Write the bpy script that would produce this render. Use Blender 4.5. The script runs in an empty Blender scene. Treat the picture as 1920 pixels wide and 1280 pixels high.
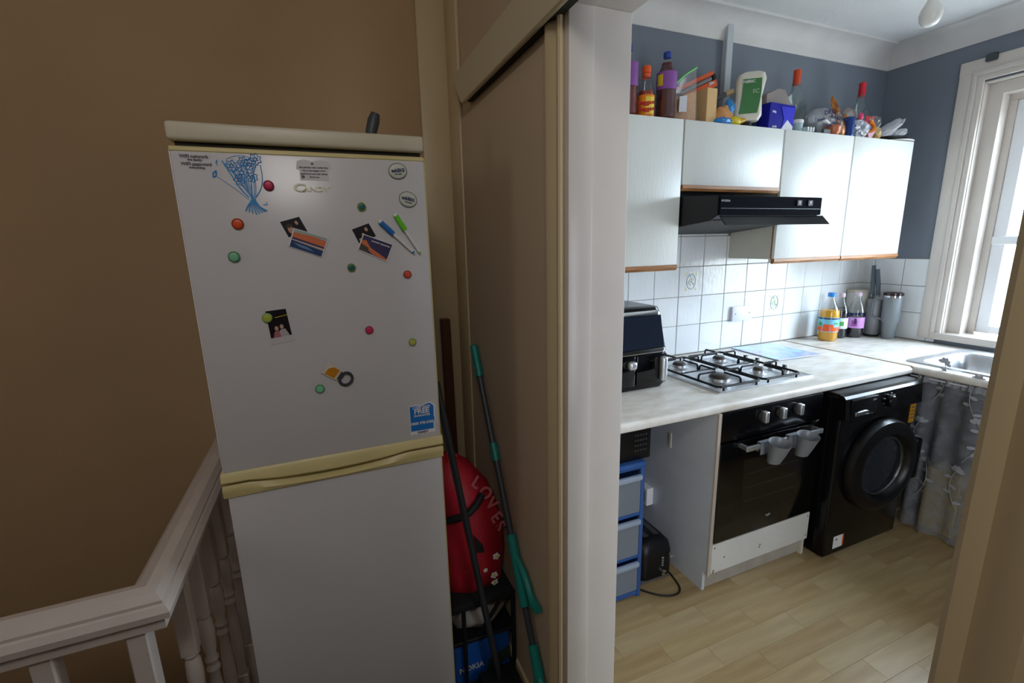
import bpy, bmesh, math, random
from mathutils import Vector, Matrix, noise
random.seed(7)
S = bpy.context.scene
C = S.collection
# ------------------------------------------------------------------ camera, world, exposure
cd = bpy.data.cameras.new('camera'); cam = bpy.data.objects.new('camera', cd); C.objects.link(cam)
right = Vector((.92462, -.38017, -.02328)); down = Vector((-.10060, -.18481, -.97761)); fwd = Vector((.36736, .90627, -.20912))
cam.matrix_world = Matrix(((right.x, -down.x, -fwd.x, 0), (right.y, -down.y, -fwd.y, 0), (right.z, -down.z, -fwd.z, 1.61), (0, 0, 0, 1)))
cd.sensor_width = 36; cd.lens = 16.09; cd.clip_start = .02
S.camera = cam
S.view_settings.view_transform = 'Standard'; S.view_settings.look = 'None'
S.view_settings.gamma = 1; S.view_settings.use_curve_mapping = False
S.view_settings.exposure = 0.0
W = bpy.data.worlds.new('sky'); S.world = W; W.use_nodes = True
bg = W.node_tree.nodes['Background']; bg.inputs[1].default_value = 34
_n = W.node_tree.nodes; _l = W.node_tree.links      # bright overcast sky above, darker ground below the horizon
_tc = _n.new('ShaderNodeTexCoord'); _sp = _n.new('ShaderNodeSeparateXYZ'); _rp = _n.new('ShaderNodeValToRGB')
_l.new(_tc.outputs['Generated'], _sp.inputs[0]); _mr = _n.new('ShaderNodeMapRange'); _mr.inputs[1].default_value = -1; _mr.inputs[2].default_value = 1
_l.new(_sp.outputs['Z'], _mr.inputs[0]); _l.new(_mr.outputs[0], _rp.inputs[0])
_rp.color_ramp.elements[0].position = .47; _rp.color_ramp.elements[0].color = (.25, .26, .25, 1); _rp.color_ramp.elements[1].position = .52; _rp.color_ramp.elements[1].color = (.78, .88, 1, 1)
_l.new(_rp.outputs[0], bg.inputs[0])
def area(name, loc, aim, sx, sy, power, col=(1, 1, 1), portal=False):
    l = bpy.data.lights.new(name, 'AREA'); l.shape = 'RECTANGLE'; l.size = sx; l.size_y = sy; l.energy = power; l.color = col
    if portal: l.cycles.is_portal = True
    o = bpy.data.objects.new(name, l); C.objects.link(o); o.location = loc
    o.rotation_euler = (Vector(aim) - Vector(loc)).to_track_quat('-Z', 'Y').to_euler()
    return o
area('window_portal', (3.95, 1.02, 1.66), (0, 1.02, 1.66), 1.25, 1.55, 1, portal=True)
area('landing_light', (-.25, -.5, 2.72), (0.0, 1.4, 1.3), .6, .6, 11.5, (1, .965, .95))
area('stair_light', (-2.2, .75, 2.2), (.5, 1.2, 1.7), .5, .8, 2.6, (1, .955, .93))
area('kitchen_fill_light', (1.05, -1.1, 1.3), (1.5, 2.2, 1.0), .7, 1.7, 26, (.84, .91, 1))  # added fill for cabinets and jamb, stands in for an unseen opening
# ------------------------------------------------------------------ helpers
def lin(h):
    h = h.lstrip('#'); v = [int(h[i:i+2], 16) / 255 for i in (0, 2, 4)]
    return tuple(x / 12.92 if x <= .04045 else ((x + .055) / 1.055) ** 2.4 for x in v) + (1,)
MATS = {}
def mat(name, col, rough=.5, metal=0, var=0, vscale=8, bump=0, bscale=60, col2=None, coat=0, stretch=(1, 1, 1), alpha=1, emit=0, spec=.5):
    if name in MATS: return MATS[name]
    m = bpy.data.materials.new(name); m.use_nodes = True; MATS[name] = m
    N = m.node_tree.nodes; L = m.node_tree.links; b = N['Principled BSDF']
    c = lin(col); b.inputs['Base Color'].default_value = c
    b.inputs['Roughness'].default_value = rough; b.inputs['Metallic'].default_value = metal
    b.inputs['Coat Weight'].default_value = coat; b.inputs['Specular IOR Level'].default_value = spec
    tc = N.new('ShaderNodeTexCoord'); mp = N.new('ShaderNodeMapping'); mp.inputs['Scale'].default_value = stretch
    L.new(tc.outputs['Object'], mp.inputs['Vector'])
    if var or col2:
        n = N.new('ShaderNodeTexNoise'); n.inputs['Scale'].default_value = vscale; n.inputs['Detail'].default_value = 6
        L.new(mp.outputs[0], n.inputs['Vector'])
        r = N.new('ShaderNodeValToRGB'); r.color_ramp.elements[0].position = .35; r.color_ramp.elements[1].position = .65
        c2 = lin(col2) if col2 else tuple(x * (1 - var) for x in c[:3]) + (1,)
        r.color_ramp.elements[0].color = c2; r.color_ramp.elements[1].color = c
        L.new(n.outputs['Fac'], r.inputs[0]); L.new(r.outputs[0], b.inputs['Base Color'])
    if bump:
        n = N.new('ShaderNodeTexNoise'); n.inputs['Scale'].default_value = bscale; n.inputs['Detail'].default_value = 4
        L.new(mp.outputs[0], n.inputs['Vector'])
        u = N.new('ShaderNodeBump'); u.inputs['Strength'].default_value = bump; u.inputs['Distance'].default_value = .005
        L.new(n.outputs['Fac'], u.inputs['Height']); L.new(u.outputs[0], b.inputs['Normal'])
    if alpha < 1: b.inputs['Alpha'].default_value = alpha
    return m
def clear(name, col, gloss=.12, rough=.05, body=0., bodycol='ffffff'):
    """thin clear plastic or glass: tinted transparent with a gloss, and a little body colour"""
    if name in MATS: return MATS[name]
    m = bpy.data.materials.new(name); m.use_nodes = True; MATS[name] = m
    N = m.node_tree.nodes; L = m.node_tree.links; N.remove(N['Principled BSDF'])
    t = N.new('ShaderNodeBsdfTransparent'); t.inputs[0].default_value = lin(col)
    g = N.new('ShaderNodeBsdfGlossy'); g.inputs['Roughness'].default_value = rough
    fr = N.new('ShaderNodeLayerWeight'); fr.inputs[0].default_value = .5
    pw = N.new('ShaderNodeMath'); pw.operation = 'POWER'; pw.inputs[1].default_value = 4; L.new(fr.outputs['Facing'], pw.inputs[0])
    ma = N.new('ShaderNodeMath'); ma.operation = 'MULTIPLY_ADD'; ma.inputs[1].default_value = .5; ma.inputs[2].default_value = .04 + gloss * .25; L.new(pw.outputs[0], ma.inputs[0])
    mx = N.new('ShaderNodeMixShader'); L.new(ma.outputs[0], mx.inputs[0]); L.new(t.outputs[0], mx.inputs[1]); L.new(g.outputs[0], mx.inputs[2])
    out = N['Material Output']; last = mx
    if body:
        d = N.new('ShaderNodeBsdfDiffuse'); d.inputs[0].default_value = lin(bodycol)
        m2 = N.new('ShaderNodeMixShader'); m2.inputs[0].default_value = body
        L.new(mx.outputs[0], m2.inputs[1]); L.new(d.outputs[0], m2.inputs[2]); last = m2
    L.new(last.outputs[0], out.inputs[0])
    return m
class MB:
    def __init__(s): s.b = bmesh.new(); s.sh = 35
    def box(s, lo, hi, bev=0, seg=1, rot=None, piv=None):
        r = bmesh.ops.create_cube(s.b, size=1); vs = r['verts']
        lo, hi = Vector(lo), Vector(hi); c = (lo + hi) / 2; d = hi - lo
        for v in vs: v.co = Vector((v.co.x * d.x, v.co.y * d.y, v.co.z * d.z)) + c
        if bev:
            es = list({e for v in vs for e in v.link_edges})
            rr = bmesh.ops.bevel(s.b, geom=es, offset=min(bev, min(d) * .49), segments=seg, affect='EDGES', profile=.5)
            vs = list({v for f in rr['faces'] for v in f.verts} | {v for v in vs if v.is_valid})
        if rot is not None:
            p = Vector(piv) if piv is not None else c
            for v in vs: v.co = rot @ (v.co - p) + p
        return s
    def ring(s, pts): return [s.b.verts.new(p) for p in pts]
    def skin(s, rings, closed=True, caps=True):
        for a, b in zip(rings, rings[1:]):
            n = len(a)
            for i in range(n if closed else n - 1):
                j = (i + 1) % n
                try: s.b.faces.new((a[i], a[j], b[j], b[i]))
                except ValueError: pass
        if caps and closed:
            for r in (rings[0][::-1], rings[-1]):
                try: s.b.faces.new(r)
                except ValueError: pass
        return s
    def lathe(s, prof, o=(0, 0, 0), n=20, axis='z', caps=True, sy=1., ang0=0):
        o = Vector(o); rs = []
        for r, z in prof:
            pts = []
            for i in range(n):
                a = ang0 + 2 * math.pi * i / n; x, y = r * math.cos(a), r * math.sin(a) * sy
                pts.append(o + (Vector((x, y, z)) if axis == 'z' else Vector((x, z, y)) if axis == 'y' else Vector((z, x, y))))
            rs.append(s.ring(pts))
        return s.skin(rs, caps=caps)
    def cyl(s, p, q, r, r2=None, n=12):
        p, q = Vector(p), Vector(q); d = (q - p); u = d.orthogonal().normalized(); w = d.normalized().cross(u)
        r2 = r if r2 is None else r2
        rs = [s.ring([c + (u * math.cos(2 * math.pi * i / n) + w * math.sin(2 * math.pi * i / n)) * rr for i in range(n)]) for c, rr in ((p, r), (q, r2))]
        return s.skin(rs)
    def tube(s, pts, r, n=8, closed=False, smooth=0):
        P = [Vector(p) for p in pts]
        if smooth:
            Q = []
            for i in range(len(P) - 1):
                p0 = P[max(i - 1, 0)]; p1 = P[i]; p2 = P[i + 1]; p3 = P[min(i + 2, len(P) - 1)]
                for k in range(smooth):
                    t = k / smooth
                    Q.append(.5 * ((2 * p1) + (p2 - p0) * t + (2 * p0 - 5 * p1 + 4 * p2 - p3) * t * t + (3 * p1 - p0 - 3 * p2 + p3) * t ** 3))
            P = Q + [P[-1]]
        rs = []; u = None; m = len(P)
        for i, p in enumerate(P):
            t = (P[(i + 1) % m] - P[i - 1]) if closed else (P[min(i + 1, m - 1)] - P[max(i - 1, 0)])
            t.normalize()
            u = t.orthogonal().normalized() if u is None else (u - t * u.dot(t)).normalized()
            w = t.cross(u); rr = r[i] if isinstance(r, (list, tuple)) and len(r) == m else (r if not isinstance(r, (list, tuple)) else r[0])
            rs.append(s.ring([p + (u * math.cos(2 * math.pi * k / n) + w * math.sin(2 * math.pi * k / n)) * rr for k in range(n)]))
        if closed: rs.append(rs[0]); return s.skin(rs, caps=False)
        return s.skin(rs)
    def prism(s, poly, a, b, axis='y'):
        """poly: 2D points; axis y -> (x,z), x -> (y,z), z -> (x,y); extruded from a to b"""
        def P(p, t): return (p[0], t, p[1]) if axis == 'y' else (t, p[0], p[1]) if axis == 'x' else (p[0], p[1], t)
        return s.skin([s.ring([P(p, a) for p in poly]), s.ring([P(p, b) for p in poly])])
    def quad(s, pts, th=.0006, nrm=(0, -1, 0)):
        n = Vector(nrm) * th
        return s.skin([s.ring([Vector(p) for p in pts]), s.ring([Vector(p) + n for p in pts])])
    def blob(s, c, r, amp=.2, sc=3, seed=0, sub=3, flat=None, crease=0):
        rr = bmesh.ops.create_icosphere(s.b, subdivisions=sub, radius=1)
        c = Vector(c)
        for v in rr['verts']:
            d = v.co.normalized(); k = 1 + amp * noise.noise(d * sc + Vector((seed, seed * 1.7, 3))) + crease * abs(noise.noise(d * sc * 2.3 + Vector((seed, 5, seed))))
            v.co = c + Vector((d.x * r[0], d.y * r[1], d.z * r[2])) * k
            if flat is not None and v.co.z < flat: v.co.z = flat
        return s
    def grid(s, f, nu, nv, th=0):
        """f(u,v)->point"""
        R = [s.ring([f(i / nu, j / nv) for i in range(nu + 1)]) for j in range(nv + 1)]
        return s.skin(R, closed=False, caps=False)
    def xf(s, M):
        for v in s.b.verts: v.co = M @ v.co
        return s
def wloc(o):
    v = Vector((0, 0, 0))
    while o is not None: v += o.location; o = o.parent
    return v
def part(name, mb, m, parent=None, label=None, sharp=35):
    me = bpy.data.meshes.new(name)
    off = wloc(parent) if parent is not None else Vector((0, 0, 0))
    if parent is None:
        co = [v.co for v in mb.b.verts]; lo = [min(c[i] for c in co) for i in range(3)]; hi = [max(c[i] for c in co) for i in range(3)]
        off = Vector(((lo[0] + hi[0]) / 2, (lo[1] + hi[1]) / 2, lo[2]))
    for v in mb.b.verts: v.co -= off
    bmesh.ops.recalc_face_normals(mb.b, faces=mb.b.faces)
    for f in mb.b.faces: f.smooth = True
    mb.b.to_mesh(me); mb.b.free()
    me.set_sharp_from_angle(angle=math.radians(sharp))
    me.materials.append(m)
    o = bpy.data.objects.new(name, me); C.objects.link(o)
    if parent is not None: o.parent = parent
    else: o.location = off
    if label: o['label'] = label
    return o
def thing(name, loc, label=None, cat=None, group=None, kind=None):
    o = bpy.data.objects.new(name, None); C.objects.link(o); o.location = loc; o.empty_display_size = .05
    return tag(o, label, cat, group, kind)
def tag(o, label=None, cat=None, group=None, kind=None):
    if label: o['label'] = label
    if cat: o['category'] = cat
    if group: o['group'] = group
    if kind: o['kind'] = kind
    return o
def solo(name, mb, m, label, cat, group=None, sharp=35): return tag(part(name, mb, m, None, None, sharp), label, cat, group)
def struct(name, mb, m, parent=None):
    o = part(name, mb, m, parent)
    if parent is None: o['kind'] = 'structure'
    return o
def copy_tree(o, parent=None):
    c = o.copy(); C.objects.link(c)
    if parent is not None: c.parent = parent
    for ch in list(o.children): copy_tree(ch, c)
    return c
def text(body, size, pos, parent, m, rx=(1, 0, 0), up=(0, 0, 1), name='lettering', depth=.0004, sx=1, align='CENTER', bold=.03):
    cu = bpy.data.curves.new(name, 'FONT'); cu.body = body; cu.size = size; cu.align_x = align; cu.align_y = 'CENTER'; cu.extrude = depth; cu.resolution_u = 3; cu.offset = bold * size
    o = bpy.data.objects.new(name, cu); C.objects.link(o)
    me = bpy.data.meshes.new_from_object(o); bpy.data.objects.remove(o); bpy.data.curves.remove(cu)
    rx = Vector(rx).normalized(); up = Vector(up).normalized(); n = rx.cross(up)
    M = Matrix(((rx.x * sx, up.x, n.x, pos[0]), (rx.y * sx, up.y, n.y, pos[1]), (rx.z * sx, up.z, n.z, pos[2]), (0, 0, 0, 1)))
    off = wloc(parent)
    for v in me.vertices: v.co = M @ v.co - off
    me.materials.append(m)
    t = bpy.data.objects.new(name, me); C.objects.link(t); t.parent = parent
    return t
def Rz(a): return Matrix.Rotation(math.radians(a), 3, 'Z')
def Ry(a): return Matrix.Rotation(math.radians(a), 3, 'Y')
def Rx(a): return Matrix.Rotation(math.radians(a), 3, 'X')
def about(R, p): p = Vector(p); return Matrix.Translation(p) @ R.to_4x4() @ Matrix.Translation(-p)
# ------------------------------------------------------------------ materials
M_hall = mat('tan_wall_paint', 'b89a74', .75, var=.12, vscale=1.6, bump=.25, bscale=90)
M_panel = mat('stone_panel_paint', 'c6b296', .6, var=.05, vscale=2)
M_cream = mat('cream_gloss_paint', 'cdb992', .42, var=.08, vscale=3, stretch=(3, 3, .5))
M_gloss = mat('off_white_gloss_paint', 'd2cac2', .3, var=.06, vscale=5, bump=.08, bscale=25)
M_rail = mat('white_rail_paint', 'cfc4bb', .33, var=.08, vscale=9, bump=.1, bscale=20)
M_kwall = mat('slate_blue_wall_paint', '717986', .6, var=.06, vscale=3, bump=.1, bscale=150)
M_ceil = mat('textured_white_ceiling', 'd9dbdc', .9, var=.03, vscale=4, bump=1., bscale=55)
M_corn = mat('white_cornice_paint', 'd5d3d2', .7, var=.1, vscale=5)
M_white = mat('white_upvc', 'e9ebee', .3)
M_cab = mat('white_cabinet_laminate', 'dfe2df', .38, var=.05, vscale=6, bump=.12, bscale=70, stretch=(1, 1, .25))
M_cabin = mat('cream_carcass', 'cfcbbd', .5, var=.04)
M_wood = mat('oak_strip', 'a9743f', .45, col2='8a5628', vscale=7, stretch=(1, 6, 14))
M_grout = mat('grey_grout', 'b8b2a8', .9, var=.2, vscale=20)
M_tile = mat('white_glazed_tile', 'e3e5e6', .12, bump=.30, bscale=26, stretch=(1.4, 1, .8), var=.03)
M_tile2 = mat('plain_white_glazed_tile', 'dfe2e4', .1, bump=.04, bscale=12, var=.02)
M_work = mat('marble_laminate', 'e4e1dc', .33, col2='cfc8bd', vscale=9, stretch=(1, 2.4, 1), bump=.04)
M_black = mat('gloss_black', '09090b', .2, spec=.3)
M_black2 = mat('satin_black', '0c0c0f', .42, spec=.35)
M_matt = mat('matt_black', '0d0d10', .6)
M_glassblk = mat('black_oven_glass', '060607', .08)
M_steel = mat('brushed_steel', 'd3d5d8', .33, .9, var=.06, vscale=30)
M_chrome = mat('chrome', 'd5d7da', .12, 1)
M_iron = mat('cast_iron_enamel', '0a0b10', .45, spec=.3)
M_burner = mat('burner_cap', '4b453f', .55, .3, var=.2)
M_fridge = mat('white_fridge_enamel', 'd3d1d2', .26, var=.03, vscale=2.5)
M_fridgetop = mat('aged_fridge_top', 'cfc7b0', .4, var=.05)
M_fyel = mat('yellowed_plastic', 'dacb8f', .4, var=.06, vscale=10)
M_fgap = mat('dark_gap', '2a271e', .8)
M_brown = mat('dark_brown_board', '5a3520', .5, var=.25, vscale=3, stretch=(8, 8, .6))
def rgb(n, h, r=.5, **k): return mat(n, h, r, **k)
M_blue = rgb('blue_plastic', '1d3f8f', .3); M_teal = rgb('teal_plastic', '11857c', .4); M_navy = rgb('navy_print', '1b2a52')
M_orange = rgb('orange_plastic', 'e65a1e', .35); M_red = rgb('red_plastic', 'c4142c', .3); M_green = rgb('green_plastic', '3bbf3a', .35)
M_purple = rgb('purple_label', '8a4fa0', .4); M_yellow = rgb('yellow_plastic', 'd9c020', .35); M_pink = rgb('pink_plastic', 'd8356a', .35)
M_grey = rgb('grey_plastic', '8a8d90', .4); M_dgrey = rgb('dark_grey_plastic', '3b4046', .45); M_paper = rgb('white_paper', 'e6e6e6', .6)
M_pet = clear('clear_pet_plastic', 'f2f5f6', .15); M_film = clear('clear_crinkled_film', 'f4f5f5', .12, .15, .08, 'f2f4f6')
M_vglass = clear('clear_bottle_glass', 'dfe8e8', .25, .03, .03, 'cfe0e0')
# ------------------------------------------------------------------ setting: kitchen
FZ = -.045; CZ = 2.82; YB = 2.2; XW = 3.70; XD = .55; XK = .722
wb = struct('wall_back', MB().box((XK - .1, YB, FZ), (XW + .3, YB + .12, CZ)), M_kwall)
wr = MB()   # window wall with its opening  y .42..1.65, z .925..2.45
WY0, WY1, WZ0, WZ1 = .40, 1.66, .945, 2.47
for lo, hi in (((XW, WY1, FZ), (XW + .3, YB + .12, CZ)), ((XW, -1.3, FZ), (XW + .3, WY0, CZ)), ((XW, WY0, FZ), (XW + .3, WY1, WZ0)), ((XW, WY0, WZ1), (XW + .3, WY1, CZ))): wr.box(lo, hi)
wr = struct('wall_right', wr, M_kwall)
struct('wall_front', MB().box((XK - .1, -1.3, FZ), (XW + .3, -1.18, CZ)), M_kwall)
struct('ceiling', MB().box((XK - .1, -1.3, CZ), (XW + .3, YB + .12, CZ + .1)), M_ceil)
# floor and its planks
M_sub = mat('floor_underlay', '8a7656', .9)
fl = struct('floor', MB().box((XD - .02, -1.3, FZ - .1), (XW + .1, YB + .1, FZ - .009)), M_sub)
def plankmat(i):
    c = ['ab956c', 'a48e66', 'ae9a74', 'a68f68', 'aa966f'][i]
    return mat('beech_laminate_%d' % i, c, .3, col2=['9a835c', '947c56', 'a18c68', '957c55', '9b865f'][i], vscale=3.2, stretch=(.9, 9, 1), bump=.03)
PL, PW = .46, .096
pm = []
for i in range(5):
    o = MB().box((0, 0, 0), (PL - .0005, PW - .0005, .009), .0005); me = bpy.data.meshes.new('plank')
    for f in o.b.faces: f.smooth = False
    o.b.to_mesh(me); o.b.free(); me.materials.append(plankmat(i)); pm.append(me)
y = -.26; row = 0
while y < 1.62:
    x = .52 - (row * .173) % PL
    while x < 3.0:
        if x + PL > .56 + max(0, 0):
            p = bpy.data.objects.new('plank', random.choice(pm)); C.objects.link(p); p.parent = fl
            p.location = Vector((x, y, FZ - .009)) - fl.location
        x += PL
    y += PW; row += 1
struct('floor', MB().box((.55, -1.2, FZ - .009), (3.7, -.262, FZ)), plankmat(1))
struct('floor', MB().box((.75, 1.66, FZ - .009), (3.7, 2.2, FZ)), plankmat(1))
# tiles
def tilemesh(w, h, m):
    o = MB().box((0, -.009, 0), (w - .0032, 0, h - .0032), .0022); me = bpy.data.meshes.new('tile')
    for f in o.b.faces: f.smooth = False
    o.b.to_mesh(me); o.b.free(); me.materials.append(m); return me
grout = MB().box((1.0, YB - .004, .90), (XW, YB, 1.80)); part('grout', grout, M_grout, wb)
grout = MB().box((XW - .004, 1.76, .90), (XW, YB, 1.449)); part('grout', grout, M_grout, wr)
zs = [.905, 1.088, 1.267, 1.447, 1.627]; T = .184
cache = {}
def tile(x, z, w, h, wall, facing, m, name='tile'):
    k = (round(w, 3), round(h, 3), m.name)
    if k not in cache: cache[k] = tilemesh(w, h, m)
    o = bpy.data.objects.new(name, cache[k]); C.objects.link(o); o.parent = wall
    if facing == 'y': o.location = Vector((x + .002, YB - .0035 - random.random() * .0008, z + .002)) - wall.location; o.rotation_euler = (random.uniform(-.006, .006), 0, random.uniform(-.005, .005))
    else: o.location = Vector((XW - .0035, x - .002, z + .002)) - wall.location; o.rotation_euler = (0, 0, -math.pi / 2 + random.uniform(-.004, .004))
    return o
deco = {}
for r in range(5):
    for k in range(-4, 11):
        x = 1.80 + T * k; w = min(T, XW - .008 - x)
        if r == 4 and not (1.6 < x < 2.3): continue
        if r == 3 and x > 2.6: continue
        h = (zs[r + 1] - zs[r]) if r < 4 else .17
        t = tile(x, zs[r], w, h, wb, 'y', M_tile if (r > 0 and (k + r) % 7 != 0) else M_tile2)
        if (r, k) in ((2, 1), (1, 5)): deco[(r, k)] = (x, zs[r])
for r in range(3):
    h = zs[r + 1] - zs[r]
    tile(YB - .008, zs[r], .092, h, wr, 'x', M_tile2)
    tile(2.10, zs[r], T, h, wr, 'x', M_tile2); tile(2.10 - T, zs[r], T, h, wr, 'x', M_tile2)
    tile(2.10 - 2 * T, zs[r], .05, h, wr, 'x', M_tile2)
M_dy = rgb('pale_yellow_glaze', 'd8cf9a', .3); M_dg = rgb('pale_green_glaze', '8fb0a0', .3); M_db = rgb('pale_blue_glaze', '8fa6bd', .3)
for (r, k), (x, z) in deco.items():
    cx, cz = x + .092, z + .09; yy = YB - .0135
    b = MB(); b.tube([(cx + .034 * math.cos(a) , yy, cz + .046 * math.sin(a)) for a in [i * math.pi / 12 for i in range(24)]], .0025, 5, closed=True); part('tile_motif', b, M_dg, wb)
    b = MB()
    for sx in (-1, 1):
        for sz in (-1, 1): b.prism([(cx + sx * .042, cz + sz * .055), (cx + sx * .042, cz + sz * .03), (cx + sx * .026, cz + sz * .052)], yy, yy - .001)
    tag(part('tile_motif', b, M_dy, wb))
    b = MB()
    for i in range(7):
        a = i * 2.4; rr = .006 + .0032 * i; b.lathe([(.0085, 0), (.004, -.0015)], (cx + rr * math.cos(a), yy, cz + rr * math.sin(a) * 1.3), 8, 'y')
    part('tile_motif', b, M_db if k == 1 else M_dg, wb)
    b = MB()
    for i in range(4):
        a = i * 1.7 + 1; b.lathe([(.008, 0), (.003, -.002)], (cx + .012 * math.cos(a), yy - .0005, cz + .018 * math.sin(a)), 8, 'y')
    part('tile_motif', b, M_dy, wb)
# cornice
def cove(n=7):
    pts = [(-.004, -.002), (.006, -.002)]
    for i in range(n + 1):
        a = math.pi / 2 * i / n; pts.append((.012 + .10 * (1 - math.cos(a)), .012 + .095 * math.sin(a)))
    return pts + [(.125, .107), (.125, .12), (0, .12)]
cp = cove()
b = MB().prism([(YB - p[0], CZ - .12 + p[1]) for p in cp], XK, XW, 'x'); tag(part('trim_1', b, M_corn), kind='structure')
b = MB().prism([(XW - p[0], CZ - .12 + p[1]) for p in cp], -1.1, YB, 'y'); tag(part('trim_2', b, M_corn), kind='structure')
# window
w1 = thing('window_1', (XW, 1.0, WZ0), kind='structure')
ay = 1.775; az = 2.60
def archi(b, y0, y1, x0, x1, z0, z1): b.box((x0, y0, z0), (x1, y1, z1), .006, 2)
b = MB()
for y0, y1, x0 in ((1.70, ay, XW - .022), (1.685, 1.71, XW - .03), (1.655, 1.69, XW - .018)):
    archi(b, y0, y1, x0, XW + .002, .93, az - (ay - y1))
archi(b, .29, .37, XW - .022, XW + .002, .93, az)
for z0, z1, x0 in ((2.525, az, XW - .022), (2.51, 2.535, XW - .03), (2.48, 2.515, XW - .018)):
    b.box((x0 - .0015, .285, z0 - .0), (XW + .002, ay - (az - z1) + .0015, z1 + .0015), .006, 2)
part('architrave', b, M_gloss, w1)
b = MB()  # box frame, stepped
b.box((XW + .05, 1.585, WZ0), (XW + .13, 1.653, 2.40)); b.box((XW + .0485, .40, 2.395), (XW + .1315, 1.653, WZ1 - .009)); b.box((XW + .05, .40, WZ0), (XW + .13, .47, 2.40))
b.box((XW + .0, 1.652, WZ0), (XW + .29, 1.668, WZ1 - .009)); b.box((XW + .0, .40, WZ1 - .008), (XW + .29, 1.668, WZ1 + .006))
b.box((XW + .132, 1.55, WZ0), (XW + .20, 1.651, 2.36)); b.box((XW + .133, .40, 2.361), (XW + .20, 1.651, WZ1 - .01))
part('box_frame', b, M_gloss, w1)
b = MB()
xs0, xs1 = XW + .14, XW + .185
b.box((xs0, 1.485, .985), (xs1, 1.55, 2.36), .004); b.box((xs0, .47, .985), (xs1, .53, 2.36), .004)
b.box((xs0 - .001, .53, 2.29), (xs1 - .002, 1.486, 2.359), .004); b.box((xs0 - .001, .53, .986), (xs1 - .002, 1.486, 1.035), .004)
part('sash_frame', b, M_white, w1)
part('meeting_rail', MB().box((xs0 - .012, .472, 1.535), (xs1 + .002, 1.549, 1.585), .004), M_white, w1)
part('pane', MB().box((xs0 + .018, .53, 1.575), (xs0 + .024, 1.485, 2.30)), clear('window_glass', 'f4f8fa', .05, .02), w1)
part('pane', MB().box((xs0 + .018, .53, 1.03), (xs0 + .024, 1.485, 1.54)), MATS['window_glass'], w1)
part('sill', MB().box((XW - .035, .32, .93), (XW + .29, 1.70, .975), .006, 2), M_gloss, w1)
part('curtain_hook', MB().box((XW - .045, 1.605, 2.57), (XW - .02, 1.655, 2.61), .004), M_dgrey, w1)
# pipe boxing above cabinets
b = MB().box((2.215, YB - .035, 2.2), (2.262, YB, 2.81), .003); tag(part('trim_3', b, mat('pale_grey_trunking', 'b9bfc6', .5)), kind='structure')
# ------------------------------------------------------------------ setting: landing
YH = 1.97
struct('wall_stair', MB().box((-2.4, YH, -2.8), (XD + .03, YH + .12, CZ)), M_hall)
struct('wall_left', MB().box((-2.4, -2.3, -2.8), (-2.28, YH, CZ)), M_hall)
struct('wall_rear', MB().box((-2.4, -2.4, -.3), (XD + .2, -2.28, CZ)), M_hall)
struct('ceiling', MB().box((-2.4, -2.4, CZ), (XK - .1, YH + .12, CZ + .1)), M_ceil)
M_carpet = mat('landing_carpet', '5c5048', .95, var=.2, vscale=60)
struct('floor', MB().box((-2.3, -2.3, -.3), (XD, .98, FZ)).box((-.40, .97, -.3), (XD, YH, FZ)), M_carpet)
struct('floor', MB().box((-2.3, .9, -2.8), (-.3, YH, -2.7)), M_carpet)
struct('wall_left', MB().box((-2.3, .80, -2.8), (-.3, .9, -.28)).box((-.41, .9, -2.8), (-.30, YH, -.28)), M_hall)
JF, JN, LZ = 1.0, .205, 2.118      # far jamb face, near jamb face, lintel
wm = MB()
wm.box((XD, JF, FZ), (XK - .012, YB, CZ)); wm.box((XD, -2.3, FZ), (XK - .012, JN - .012, CZ)); wm.box((XD, JN - .05, LZ + .012), (XK - .012, JF + .05, CZ))
struct('wall_middle', wm, M_panel)
d1 = thing('door_1', (.64, .6, FZ), kind='structure')
b = MB().box((XD + .0, JF - .016, FZ), (XD + .067, JF + .02, LZ + .01), .004, 2).box((XD + .063, JF - .004, FZ), (XK + .004, JF + .02, LZ + .01), .003)
part('lining', b, M_gloss, d1)
b = MB().box((XD, JN - .02, FZ), (XD + .067, JN + .002, LZ + .01), .004, 2).box((XD + .063, JN - .02, FZ), (XK + .004, JN - .006, LZ + .01), .003)
part('lining', b, M_gloss, d1)
b = MB().box((XD, JN, LZ), (XD + .067, JF - .002, LZ + .02), .004, 2).box((XD + .063, JN, LZ + .008), (XK + .004, JF, LZ + .024), .003)
part('lining', b, M_gloss, d1)
def arch_profile(y, s):   # stepped moulding cross-section in (x,y); s=+1 grows to +y
    return [(XD + .002, y), (XD - .010, y), (XD - .014, y + s * .006), (XD - .012, y + s * .014), (XD - .006, y + s * .02), (XD - .010, y + s * .03), (XD - .018, y + s * .042), (XD - .02, y + s * .058), (XD - .012, y + s * .07), (XD - .004, y + s * .078), (XD + .002, y + s * .08)]
part('architrave', MB().prism(arch_profile(JF + .004, 1), FZ, 2.2, 'z'), M_cream, d1)
part('architrave', MB().prism(arch_profile(JN - .003, -1), FZ, 2.2, 'z'), M_cream, d1)
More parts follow.
